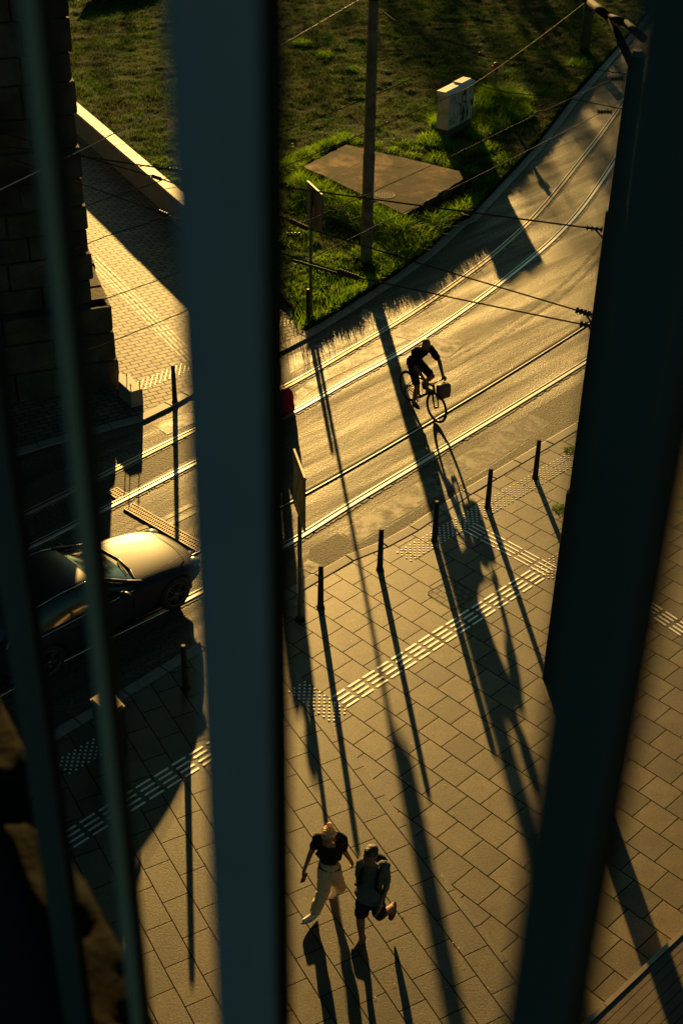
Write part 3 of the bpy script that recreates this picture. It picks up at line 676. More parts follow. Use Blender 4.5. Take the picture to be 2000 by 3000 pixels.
contact('bright wire slanting across the top of the lawn', [(-100,605),(254,432),(497,306),(805,142),(1050,0),(1200,-90)], 7.4, (), 'wire_bright', .010)
contact('dark feeder wire from cabinet height to the mast arm', [(1384,245),(1485,270),(1674,291),(1820,319),(1880,328)], 7.0)
contact('dark slack wire from the grey pole across the lawn', [(1110,25),(1200,84),(1390,146),(1404,163),(1526,179),(1812,214),(1872,226)], 7.8, [(at(1400,158,7.8), Vector((1,-1,0)), .3, .03)])
# ------------------------------------------------------------ signs
def flat_panel(name, P0, P1, z0, z1, th, m, parent, loc):
    """upright rectangular board between two ground points"""
    d = (P1-P0); d.z = 0; n = Vector((-d.y,d.x,0)).normalized()*th/2
    bm = B(); prism(bm, [(q-Vector((loc.x,loc.y,0))) for q in (P0-n, P1-n, P1+n, P0+n)], z0-loc.z, z1-loc.z)
    return obj(name, bm, m, parent)
loc = o_(713,724,ZP); loc.z = ZP
root = thing('sign_post', 'upright grey panel sign seen from behind, on a pole at the lawn edge', 'sign', tuple(loc))
bm = B(); tube(bm, (0,0,0), (0,0,3.15), .04, seg=16); obj('post', bm, M['pole'], root, True)
zt = 3.25; q0 = at(901,531,zt); q1 = at(943,570,zt); mid = (q0+q1)/2; sh = Vector((loc.x-mid.x, loc.y-mid.y, 0)); sh = sh - (q1-q0).normalized()*sh.dot((q1-q0).normalized())*0
q0b, q1b = q0, q1
flat_panel('panel', q0b, q1b, 2.28, zt, .035, M['sign_back'], root, loc)
flat_panel('panel_rim', q0b, q1b, zt+.002, zt+.012, .036, M['sign_edge'], root, loc)
for z in (2.5,3.0):
    bm = B(); tube(bm, Vector((0,0,z-loc.z)), Vector((mid.x-loc.x, mid.y-loc.y, z-loc.z)), .018, seg=8); obj('bracket', bm, M['pole'], root)
loc = at(878,1815,ZP); loc.z = ZP
root = thing('crossing_sign', 'green framed board sign seen edge-on, on a pole near the plaza kerb', 'sign', tuple(loc))
bm = B(); tube(bm, (0,0,0), (0,0,2.14), .036, seg=16); obj('post', bm, M['pole'], root, True)
bm = B(); tube(bm, (0,0,1.05), (0,0,1.13), .042, seg=16); obj('band', bm, M['kerb'], root, True)
bm = B(); prof_tube(bm, [(.09,-.01),(.09,.012),(.05,.03)]); obj('foot', bm, M['mast'], root)
c9 = cm(800,1100,.3404); zt = 3.15
q0 = c9(180,635,zt); q1 = c9(273,885,zt); dd = (q1-q0); dd.z=0
# carry the board onto its post: keep direction and size
mid = (q0+q1)/2; zb = 2.12
flat_panel('board', q0, q1, zb, zt, .03, M['sign_yellow'], root, loc)
nb = Vector((-dd.y,dd.x,0)).normalized()
if nb.y > 0: nb = -nb
if nb.x > 0: nbx = nb
s = .017
flat_panel('face', q0.lerp(q1,.1)+nb*s, q0.lerp(q1,.9)+nb*s, zb+.10, zt-.10, .006, M['sign_dark'], root, loc)
bm = B(); lp = lambda u,v,k=.023: (q0.lerp(q1,u)+nb*k) + Vector((0,0,0))
def tri(bm, pts, th=.004):
    lo = [bm.verts.new(p) for p in pts]; hi = [bm.verts.new(Vector(p)+nb*th) for p in pts]
    bm.faces.new(lo); bm.faces.new(hi[::-1])
    for i in range(len(pts)): bm.faces.new((lo[i],lo[(i+1)%len(pts)],hi[(i+1)%len(pts)],hi[i]))
def pt(u,v): 
    p = q0.lerp(q1,u)+nb*.021; return Vector((p.x-loc.x,p.y-loc.y,zb+v*(zt-zb)-loc.z))
for a,b in (((.2,.2),(.5,.8)),((.5,.8),(.8,.2)),((.8,.2),(.2,.2))):
    A_ = pt(*a); B_ = pt(*b); d = (B_-A_).normalized(); up = d.cross(nb).normalized()*.03; tri(bm, [A_-up,B_-up,B_+up,A_+up])
obj('triangle_mark', bm, M['sign_yellow'], root)
flat_panel('board_rim', q0, q1, zt+.002, zt+.012, .032, M['sign_edge'], root, loc)
for z in (2.3,2.95):
    bm = B(); tube(bm, Vector((0,0,z-loc.z)), Vector((mid.x-loc.x, mid.y-loc.y, z-loc.z)), .015, seg=8); obj('bracket', bm, M['pole'], root)
bm = B(); c = pt(.75,.86)+nb*-.05; torus(bm, c, .045, .012, 'z', 16, 6); obj('clamp', bm, M['pole'], root)
# ------------------------------------------------------------ utility cabinet, marker post
Fc = at(1309,412,.12); Rc = at(1381,372,.12); Lc = at(1287,400,.12)
e1 = (Rc-Fc); e1.z = 0; wF = e1.length; e1.normalize(); e2 = Vector((-e1.y,e1.x,0))
if e2.y < 0: e2 = -e2
dF = .42; zb = zof(Fc, 383); zt = zof(Fc, 284)
root = thing('utility_cabinet', 'white street utility cabinet with black sprayed marks standing in tall grass', 'cabinet', (Fc.x,Fc.y,.1), math.atan2(e1.y,e1.x))
bm = B(); box(bm, (wF/2, dF/2, (zb-.1)/2-.1), (wF-.10, dF-.08, zb-.1+.2)); obj('plinth', bm, M['cabinet_base'], root)
hb = zt-zb
bm = B(); box(bm, (wF/2, dF/2, zb-.1+hb/2), (wF, dF, hb)); bevel(obj('body', bm, M['cabinet'], root), .012)
bm = B(); zr = zb-.1+hb
for (u0,u1,zz0,ov) in ((-.03,.62*wF,.0,.03),(.625*wF,wF+.02,.035,.02)):
    v = [bm.verts.new(q) for q in [(u0,-ov,zr+.003),(u1,-ov,zr+.003),(u1,dF+ov,zr+.003),(u0,dF+ov,zr+.003),(u0,-ov,zr+.07+zz0),(u1,-ov,zr+.07+zz0),(u1,dF*.35,zr+.12+zz0),(u0,dF*.35,zr+.12+zz0),(u1,dF+ov,zr+.12+zz0),(u0,dF+ov,zr+.12+zz0)]]
    for f in ((0,1,5,4),(4,5,6,7),(7,6,8,9),(2,3,9,8),(3,2,1,0),(1,2,8,6,5),(3,0,4,7,9)): bm.faces.new([v[i] for i in f])
obj('roof', bm, M['white_shoe'], root)
for u in (.5,.98): bm = B(); box(bm, (wF*u-.01,-.004,zb-.1+hb*.48), (.012,.012,hb*.93)); obj('door_seam', bm, M['hole'], root)
bm = B(); box(bm, (wF*.92,-.006,zb-.1+hb*.5), (.09,.012,.16)); obj('lock_plate', bm, M['dark_iron'], root)
def blot(u, v, su, sv, seed, k=.0, m=None, bmx=None):
    rs = random.Random(seed); n = 18; vs = []
    for i in range(n):
        a = 2*math.pi*i/n; r = 1+rs.uniform(-.22,.22); vs.append(bmx.verts.new((wF*u+su*math.cos(a)*r, -.003-k, zb-.1+hb*v+sv*math.sin(a)*r)))
    bmx.faces.new(vs)
bm = B()
for i,(u,v,a,b) in enumerate([(.60,.90,.075,.10),(.53,.80,.022,.12),(.67,.76,.025,.15),(.55,.66,.03,.07),(.42,.63,.05,.04),(.62,.62,.05,.05),(.58,.30,.07,.26),(.76,.28,.055,.2),(.60,.12,.06,.10),(.20,.40,.022,.05),(.10,.20,.025,.08),(.68,.45,.02,.22),(.80,.83,.02,.05)]): blot(u,v,a,b,i,.0004*i,bmx=bm)
for (u,v,a,b) in [(.08,.86,.008,.20),(.16,.85,.008,.22),(.12,.88,.06,.008),(.22,.80,.008,.2),(.30,.86,.04,.008),(.28,.74,.008,.12),(.33,.70,.008,.1),(.20,.66,.05,.008),(.40,.78,.008,.12),(.22,.18,.06,.03),(.14,.58,.07,.006)]: box(bm, (wF*u,-.004,zb-.1+hb*v), (a*2 if a<.02 else a*2,.004,b))
obj('sprayed_marks', bm, M['ink'], root)
bm = B()
for i,(u,v,a,b) in enumerate([(.48,.42,.05,.16),(.66,.58,.03,.1),(.47,.56,.09,.04),(.70,.16,.02,.16),(.20,.14,.05,.04)]): blot(u,v,a,b,40+i,.006+.0004*i,bmx=bm)
obj('grey_marks', bm, M['ink_grey'], root)
p = at(1445,287,.15); h = zof(p,180)-.12
root = thing('marker_post', 'thin marker post with small red head in tall grass behind the cabinet', 'post', (p.x,p.y,.1))
bm = B(); tube(bm, (0,0,0), (0,0,h-.28), .055, .05, 14); obj('shaft', bm, M['pole'], root, True)
bm = B(); tube(bm, (0,0,h-.30), (0,0,h-.10), .085, .07, 14); ball(bm, (0,0,h-.08), (.09,.09,.075)); 
for s in (-1,1): tube(bm, (0,0,h-.17), (s*.15,0,h-.17), .045, seg=10)
obj('red_head', bm, M['red_paint'], root, True)
# ------------------------------------------------------------ deck at the lower right
dz = .26
E0 = at(1640,3060,dz); E1 = at(2100,2624,dz); ed = (E1-E0); ed.z = 0; ed.normalize(); en = Vector((ed.y,-ed.x,0))
if en.y > 0: en = -en
root = thing('wooden_deck', 'low wooden deck with pale metal edging at the plaza corner', 'deck', (E0.x,E0.y,ZP))
bm = B(); o0 = Vector((E0.x,E0.y,0)); Ld = 9
for k in range(26):
    a = (E0-o0) - ed*1.5 + en*(.07+k*.118); b = a + ed*(Ld+3); prism(bm, [a, b, b+en*.110, a+en*.110], dz-.03-ZP, dz-ZP)
obj('planks', bm, M['deck'], root)
bm = B()
for k in range(9):
    a = (E0-o0) + ed*(k*.92-1); b = a+ed*.91; prism(bm, [a, b, b+en*.06, a+en*.06], -.01, dz+.012-ZP)
obj('edging', bm, M['deck_edge'], root)
# ------------------------------------------------------------ tactile paving
d45 = Vector((math.cos(R(45)), math.sin(R(45)), 0)); dm45 = Vector((math.cos(R(-45)), math.sin(R(-45)), 0))
def rbar(bm, c, d, L, wdt, h=.005):
    n = Vector((-d.y,d.x,0)); pts = []; r = wdt/2
    for s, cc in ((1, c+d*(L/2-r)), (-1, c-d*(L/2-r))):
        for k in range(7):
            a = -math.pi/2+math.pi*k/6; pts.append(cc + d*(s*math.cos(a)*r) + n*(s*math.sin(a)*r))
    lo = [bm.verts.new((p.x,p.y,ZP-.01)) for p in pts]; hi = [bm.verts.new(((p.x-c.x)*.93+c.x-n.x*0,(p.y-c.y)*.93+c.y,ZP+h)) for p in pts]
    bm.faces.new(hi)
    for i in range(len(pts)): bm.faces.new((lo[i],lo[(i+1)%len(pts)],hi[(i+1)%len(pts)],hi[i]))
def guide(label, P0, P1, rows, pitch, L, wdt, gap, tm='bump_steel'):
    d = (P1-P0); d.z = 0; T = d.length; d.normalize(); n = Vector((-d.y,d.x,0)); bm = B(); k = int(T/pitch)+1
    for i in range(k):
        for r in range(rows):
            c = P0 + d*(pitch*(i+.5)) + n*(gap*(r-(rows-1)/2)); rbar(bm, c+Vector((random.uniform(-.003,.003),random.uniform(-.003,.003),0)), d, L, wdt)
    o = obj('tactile_guide_strip', bm, M[tm]); tag(o, label, 'tactile strip', 'raised tactile guide strips')
c5 = lambda x,y: at(800+x*.574, 1600+y*.574, ZP)
sa = (c5(290,768)+c5(375,830))/2; sb = (c5(1307,122)+c5(1392,172))/2
guide('bright four-row tactile strip slanting across the middle of the plaza', sa, sa+d45*(sb-sa).length, 4, .335, .285, .040, .105)
c7 = lambda x,y: at(1280+x*.26786, 1200+y*.26786, ZP)
sa = (c7(410,1235)+c7(270,1320))/2; sb = (c7(1165,1642)+c7(1020,1733))/2
guide('thin four-row tactile strip running from the kerb studs towards the mast', sa, sb, 4, .40, .37, .030, .105)
c3 = lambda x,y: at(x*.5102, 1800+y*.5102, ZP)
sb = (c3(1165,735)+c3(1230,850))/2 + d45*.9; sa = sb - d45*5.2
guide('four-row tactile strip at the lower left, half in the car shadow', sa, sb, 4, .335, .285, .040, .105)
c6 = lambda x,y: at(1400+x*.5952, 1600+y*.5952, ZP)
sa = (c6(870,300)+c6(850,350))/2; sa = c6(800,300); sb = c6(1010,395)+dm45*0
guide('short tactile strip at the right edge of the plaza', c6(815,285), c6(975,392), 4, .335, .285, .038, .095)
cu = lambda x,y: at(x*.3827, y*.3827, ZP)
pa = (cu(790,2040)+cu(800,2110))/2; cl = lambda x,y: at(x*.3827, 900+y*.3827, ZP)
pa = at(286,752,ZP); pb = at(556,1072,ZP); pa = (at(300,770,ZP)+at(303,812,ZP))/2 ; pb = (at(570,1030,ZP)+at(546,1068,ZP))/2
guide('four-row tactile strip on the sunlit far pavement by the tower', pa-(pb-pa)*.15, pb, 4, .335, .285, .034, .105, 'bump_stone')
def studs(label, origin, du, dv, Lu, Lv, pitch=.081, ang=0, r=.017):
    bm = B(); ca, sa_ = math.cos(ang), math.sin(ang); seen = 0
    N = int(max(Lu,Lv)/pitch*1.6)+4
    for i in range(-N,N+1):
        for j in range(-N,N+1):
            x0 = i*pitch; y0 = j*pitch; x = x0*ca-y0*sa_; y = x0*sa_+y0*ca; v = Vector((x,y,0)); u_ = v.dot(du); w_ = v.dot(dv)
            if 0.02 <= u_ <= Lu-.0 and 0.02 <= w_ <= Lv-.0:
                c = origin+v; rr = bmesh.ops.create_cone(bm, cap_ends=True, segments=10, radius1=r*1.4, radius2=r*.9, depth=.012)
                bmesh.ops.translate(bm, verts=rr['verts'], vec=(c.x,c.y,ZP+.001))
    o = obj('tactile_stud_field', bm, M['bump_steel']); tag(o, label, 'tactile studs', 'raised tactile stud fields')
og = at(1150,1618,ZP)
studs('long band of tactile studs along the plaza kerb', og, d45, dm45, (at(1700,1292,ZP)-og).length, .42)
og = at(835,2024,ZP)
studs('tactile stud field at the left end of the bright strip', og-d45*.02, d45, dm45, .42, (at(959,2120,ZP)-og).length+.03)
og = c7(1020,1733)
studs('tactile stud square where the two strips meet by the mast', og-d45*.05, d45, dm45, .85, .5)
og = at(150,2230,ZP)
studs('tactile stud field in the car shadow at the lower left', og, d45, dm45, .95, .42)
og = at(410,1150,ZP)
studs('tactile stud field beside the far bollard near the tower', og, d45, dm45*-1, 1.5, .45, .095)
og = at(790,975,ZP)
studs('tactile stud field at the far lawn corner', og, d45, dm45*-1, .75, .6, .081)
# utility cover in the plaza
z1c = cm(880,1550,.3954)
C4 = [z1c(*p,ZP) for p in [(925,475),(1110,372),(1310,490),(1130,605)]]
root = thing('utility_cover', 'square paved utility cover with dark rounded frame in the plaza', 'cover', (C4[0].x,C4[0].y,ZP))
def rounded(P, r, n=5):
    out = []
    for i in range(4):
        p = P[i]; a = (P[i-1]-p).normalized(); b = (P[(i+1)%4]-p).normalized()
        for k in range(n+1):
            t = k/n; out.append((p+a*r)*(1-t)**2 + p*2*t*(1-t) + (p+b*r)*t*t)
    return out
ctr = sum(C4, Vector())/4; o0 = Vector((C4[0].x,C4[0].y,0))
ro = rounded(C4, .10); ri = [ctr+(p-ctr)*.955 for p in ro]
bm = B(); va = [bm.verts.new((p.x-o0.x,p.y-o0.y,.006)) for p in ro]; vb = [bm.verts.new((p.x-o0.x,p.y-o0.y,.006)) for p in ri]
for i in range(len(ro)): j=(i+1)%len(ro); bm.faces.new((va[i],va[j],vb[j],vb[i]))
obj('frame', bm, M['cover'], root)
bm = B(); bm.faces.new([bm.verts.new((p.x-o0.x,p.y-o0.y,.004)) for p in ri])
M['cover_fill'] = paving_mat('cover_paving', R(-45), .16, .13, (.15,.128,.088), (.22,.19,.13), (.03,.025,.02), msize=.006, rough=.56, spec=.5)
obj('plate', bm, M['cover_fill'], root)
zb_ = 1.02
Bn = [at(p[0],p[1],zb_) for p in [(262,2046),(318,2008),(367,2066),(318,2098)]]
c_ = sum(Bn, Vector())/4; root = thing('litter_bin', 'square dark litter bin standing in the car shadow, only its top catching light', 'bin', (c_.x,c_.y,ZP))
L_ = [p-Vector((c_.x,c_.y,0)) for p in Bn]
bm = B(); prism(bm, [p*.93 for p in L_], .04, zb_-ZP-.06); bevel(obj('body', bm, M['bollard'], root), .015)
bm = B(); prism(bm, L_, zb_-ZP-.055, zb_-ZP-.02); prism(bm, [p*.9 for p in L_], zb_-ZP-.02, zb_-ZP); bevel(obj('lid', bm, M['deck_edge'], root), .008)
bm = B(); prism(bm, [p*.85 for p in L_], -.01, .04); obj('foot', bm, M['dark_iron'], root)
# scattered leaves
bm = B(); rs = random.Random(5)
for k in range(150):
    if k < 95: px, py = rs.uniform(830,1800), rs.uniform(20,900); p = at(px,py,.22)
    else: px, py = rs.uniform(850,1600), rs.uniform(1650,2950); p = at(px,py,ZP+.006)
    if k < 95 and not in_poly(np.array([p.x]),np.array([p.y]),LP)[0]: continue
    s = rs.uniform(.015,.04) if k<95 else rs.uniform(.007,.016); a = rs.uniform(0,6.28); vs = []
    for i in range(5):
        t = a+i*1.2566; vs.append(bm.verts.new((p.x+s*math.cos(t)*rs.uniform(.6,1.2), p.y+s*math.sin(t)*rs.uniform(.6,1.2), p.z+rs.uniform(0,s*.5))))
    bm.faces.new(vs)
tag(obj('fallen_leaves', bm, M['leaf']), 'small dry leaves scattered over lawn and paving', 'leaves', kind='stuff')
# weeds at the mast foot
def weed(label, p, r, n, h):
    a = np.random.rand(n)*6.28; rr = r*np.sqrt(np.random.rand(n)); P = np.stack([p.x+rr*np.cos(a), p.y+rr*np.sin(a), np.full(n,ZP)],1)
    o = blades('weed_tuft', P, np.random.uniform(.4,1,n)*h, np.full(n,.012), 1.6, M['tall_grass'], 2, kind='stuff'); tag(o, label, 'weed')
weed('low weed tuft in the stud band near the mast', at(1668,1318,ZP), .14, 160, .06)
weed('weed tuft in a paving joint left of the mast', at(1640,1490,ZP), .17, 220, .06)
# ------------------------------------------------------------ people
def caps(bm, p0, p1, r0, r1, seg=14, flat=None):
    """closed tapered capsule"""
    p0 = Vector(p0); p1 = Vector(p1); d = p1-p0; L = d.length
    if L < 1e-6: ball(bm, p0, r0); return
    q = d.to_track_quat('Z','Y').to_matrix().to_4x4(); n = 5; rings = []
    prof = []
    for k in range(1,n+1): a = -math.pi/2+math.pi/2*k/n; prof.append((r0*math.cos(a), r0*math.sin(a)))
    for k in range(0,n): a = math.pi/2*k/n; prof.append((r1*math.cos(a), L+r1*math.sin(a)))
    Mx = Matrix.Translation(p0) @ q
    fl = flat or (1,1)
    for r,z in prof: rings.append([bm.verts.new(Mx @ Vector((r*fl[0]*math.cos(2*math.pi*k/seg), r*fl[1]*math.sin(2*math.pi*k/seg), z))) for k in range(seg)])
    for a,b in zip(rings[:-1],rings[1:]):
        for k in range(seg): bm.faces.new((a[k],a[(k+1)%seg],b[(k+1)%seg],b[k]))
    t = bm.verts.new(Mx @ Vector((0,0,-r0))); e = bm.verts.new(Mx @ Vector((0,0,L+r1)))
    for k in range(seg): bm.faces.new((t, rings[0][(k+1)%seg], rings[0][k])); bm.faces.new((e, rings[-1][k], rings[-1][(k+1)%seg]))
FOLD = bpy.data.textures.new('folds','CLOUDS'); FOLD.noise_scale = .075; FOLD.noise_depth = 2
def fuse(name, bm, m, parent, voxel=.010, smooth=4):
    o = obj(name, bm, m, parent, True)
    r = o.modifiers.new('remesh','REMESH'); r.mode = 'VOXEL'; r.voxel_size = voxel; r.use_smooth_shade = True
    s = o.modifiers.new('smooth','SMOOTH'); s.factor = .5; s.iterations = smooth
    if name in ('shirt','top','trousers','shorts','tshirt','jacket','hair'):
        d = o.modifiers.new('folds','DISPLACE'); d.texture = FOLD; d.texture_coords = 'LOCAL'; d.mid_level = .5; d.strength = .035 if name != 'hair' else .03
    return o
def frame(fwd, up):
    f = Vector(fwd).normalized(); u = Vector(up); u = (u-f*u.dot(f)).normalized(); l = u.cross(f)
    return Matrix((f,l,u)).transposed()           # local x=forward, y=left, z=up
def head(bm, c, fr, s=1.0):
    g = lambda x,y,z: Vector(c)+fr@Vector((x*s,y*s,z*s))
    ball(bm, g(-.012,0,.025), (.098*s,.077*s,.090*s), 20, 14, fr)       # skull
    ball(bm, g(.030,0,-.030), (.062*s,.058*s,.078*s), 16, 12, fr)       # face
    ball(bm, g(.045,0,-.088), (.036*s,.036*s,.026*s), 12, 8, fr)        # chin
    for k in (-1,1):
        ball(bm, g(-.008,k*.077,-.012), (.018*s,.010*s,.031*s), 10, 8, fr)   # ears
        ball(bm, g(.064,k*.032,-.028), (.022*s,.020*s,.018*s), 8, 6, fr)    # cheeks
        caps(bm, g(.082,k*.012,.018), g(.072,k*.045,.016), .010*s, .008*s, 8)      # brow
    caps(bm, g(.084,0,.005), g(.106,0,-.026), .009*s, .014*s, 8)        # nose
    caps(bm, g(.084,-.017,-.060), g(.084,.017,-.060), .009*s, .009*s, 8)
def face_detail(root, c, fr, s, m_lip=None):
    g = lambda x,y,z: Vector(c)+fr@Vector((x*s,y*s,z*s))
    for k in (-1,1):
        bm = B(); ball(bm, g(.082,k*.031,-.002), (.008*s,.013*s,.007*s), 10, 6, fr); obj('eye', bm, M['ink'], root)
    bm = B(); caps(bm, g(.093,-.020,-.060), g(.093,.020,-.060), .004*s, .004*s, 6); obj('lips', bm, M['red_lip'], root)
M['red_lip'] = mat('lips', (.25,.08,.06), .5)
def hand(bm, wr, dirv, palm_n, side, curl=.5, s=1.0):
    """wr wrist, dirv direction of the hand, palm_n direction the palm faces, side=+1 puts the thumb on +side"""
    d = Vector(dirv).normalized(); n = Vector(palm_n); n = (n-d*n.dot(d)).normalized(); l = n.cross(d).normalized()*side
    W = Vector(wr); 
    R3 = Matrix((d,l,n)).transposed()
    ball(bm, W+d*.048*s, (.054*s,.042*s,.018*s), 12, 8, R3); caps(bm, W-d*.01, W+d*.03*s, .026*s, .028*s, 10)
    for i,(off,ln_) in enumerate(((.031,.070),(.011,.080),(-.010,.074),(-.030,.058))):
        p = W + d*.088*s + l*off*s; c = curl*(1+.12*i); a = c*.6; L1 = ln_*.45*s; L2 = ln_*.32*s; L3 = ln_*.25*s
        q = p + (d*math.cos(a)+n*math.sin(a))*L1; a += c; r_ = q + (d*math.cos(a)+n*math.sin(a))*L2; a += c*.8; t = r_ + (d*math.cos(a)+n*math.sin(a))*L3
        caps(bm, p-d*.015*s, q, .0098*s, .0090*s, 8); caps(bm, q, r_, .0090*s, .0082*s, 8); caps(bm, r_, t, .0082*s, .0068*s, 8)
    p = W + d*.022*s + l*.030*s; q = p + (d*.55+l*.55+n*.35).normalized()*.042*s; t = q + (d*.85+l*.05+n*.5).normalized()*.032*s
    caps(bm, p, q, .0125*s, .0105*s, 8); caps(bm, q, t, .0105*s, .0085*s, 8)
def shoe(root, heel, toe, m, sole=M['lace'], s=1.0, name='shoe'):
    heel = Vector(heel); toe = Vector(toe); d = (toe-heel); L = d.length; d.normalize(); up = Vector((0,0,1)); l = up.cross(d).normalized(); up = d.cross(l)
    R3 = Matrix((d,l,up)).transposed(); bm = B()
    caps(bm, heel+d*.035+up*.045, heel+d*L*.45+up*.040, .040*s, .042*s, 12); caps(bm, heel+d*L*.45+up*.038, toe-d*.045+up*.028, .044*s, .034*s, 12)
    caps(bm, heel+d*.04+up*.05, heel+d*.045+up*.10, .042*s, .040*s, 12)
    o = fuse(name, bm, m, root, .008, 3)
    bm = B(); n = 20; lo = []; 
    for k in range(n):
        a = 2*math.pi*k/n; x = L/2+math.cos(a)*L*.52; wy = math.sin(a)*(.048 if math.cos(a)>-.2 else .040)*s
        lo.append(heel+d*x+l*wy-up*.004)
    hi = [p+up*.024 for p in lo]; a = [bm.verts.new(p) for p in lo]; b = [bm.verts.new(p) for p in hi]
    bm.faces.new(a[::-1]); bm.faces.new(b)
    for k in range(n): bm.faces.new((a[k],a[(k+1)%n],b[(k+1)%n],b[k]))
    obj('sole', bm, sole, o)
    bm = B()
    for k in range(4):
        c = heel+d*(L*.42+k*.026)+up*(.082-k*.010); tube(bm, c-l*.024, c+l*.024, .004, seg=6)
    obj('laces', bm, M['lace'] if m is not M['white_shoe'] else M['kerb'], o)
    return o
def torso(bm, pel, chest, neck, hipw, shw, dep, fr, grow=0):
    """trunk from hips to shoulders"""
    lat = fr.col[1]
    lat = Vector((fr[0][1],fr[1][1],fr[2][1]))
    fw = Vector((fr[0][0],fr[1][0],fr[2][0]))
    pel, chest, neck = Vector(pel), Vector(chest), Vector(neck)
    waist = pel.lerp(chest,.45)
    def ell(c, wx, dx, h): ball(bm, c, (dx+grow, wx+grow, h), 16, 12, fr)
    ell(pel, hipw, dep*1.02, .12); ell(waist, hipw*.86, dep*.86, .15); ell(pel.lerp(chest,.75), shw*.80, dep*.95, .15); ell(chest, shw*.86, dep, .13)
    caps(bm, chest+lat*shw*.55+Vector((0,0,.06)), neck, .06+grow, .055+grow, 12); caps(bm, chest-lat*shw*.55+Vector((0,0,.06)), neck, .06+grow, .055+grow, 12)
def limb(bm, pts, rad, grow=0):
    for i in range(len(pts)-1): caps(bm, pts[i], pts[i+1], rad[i]+grow, rad[i+1]+grow, 14)

_pm = cm(840, 2380, .2551)
pm = lambda x, y, z: _pm(x, y, z-.07)       # joint heights were measured above a .10 m kerb
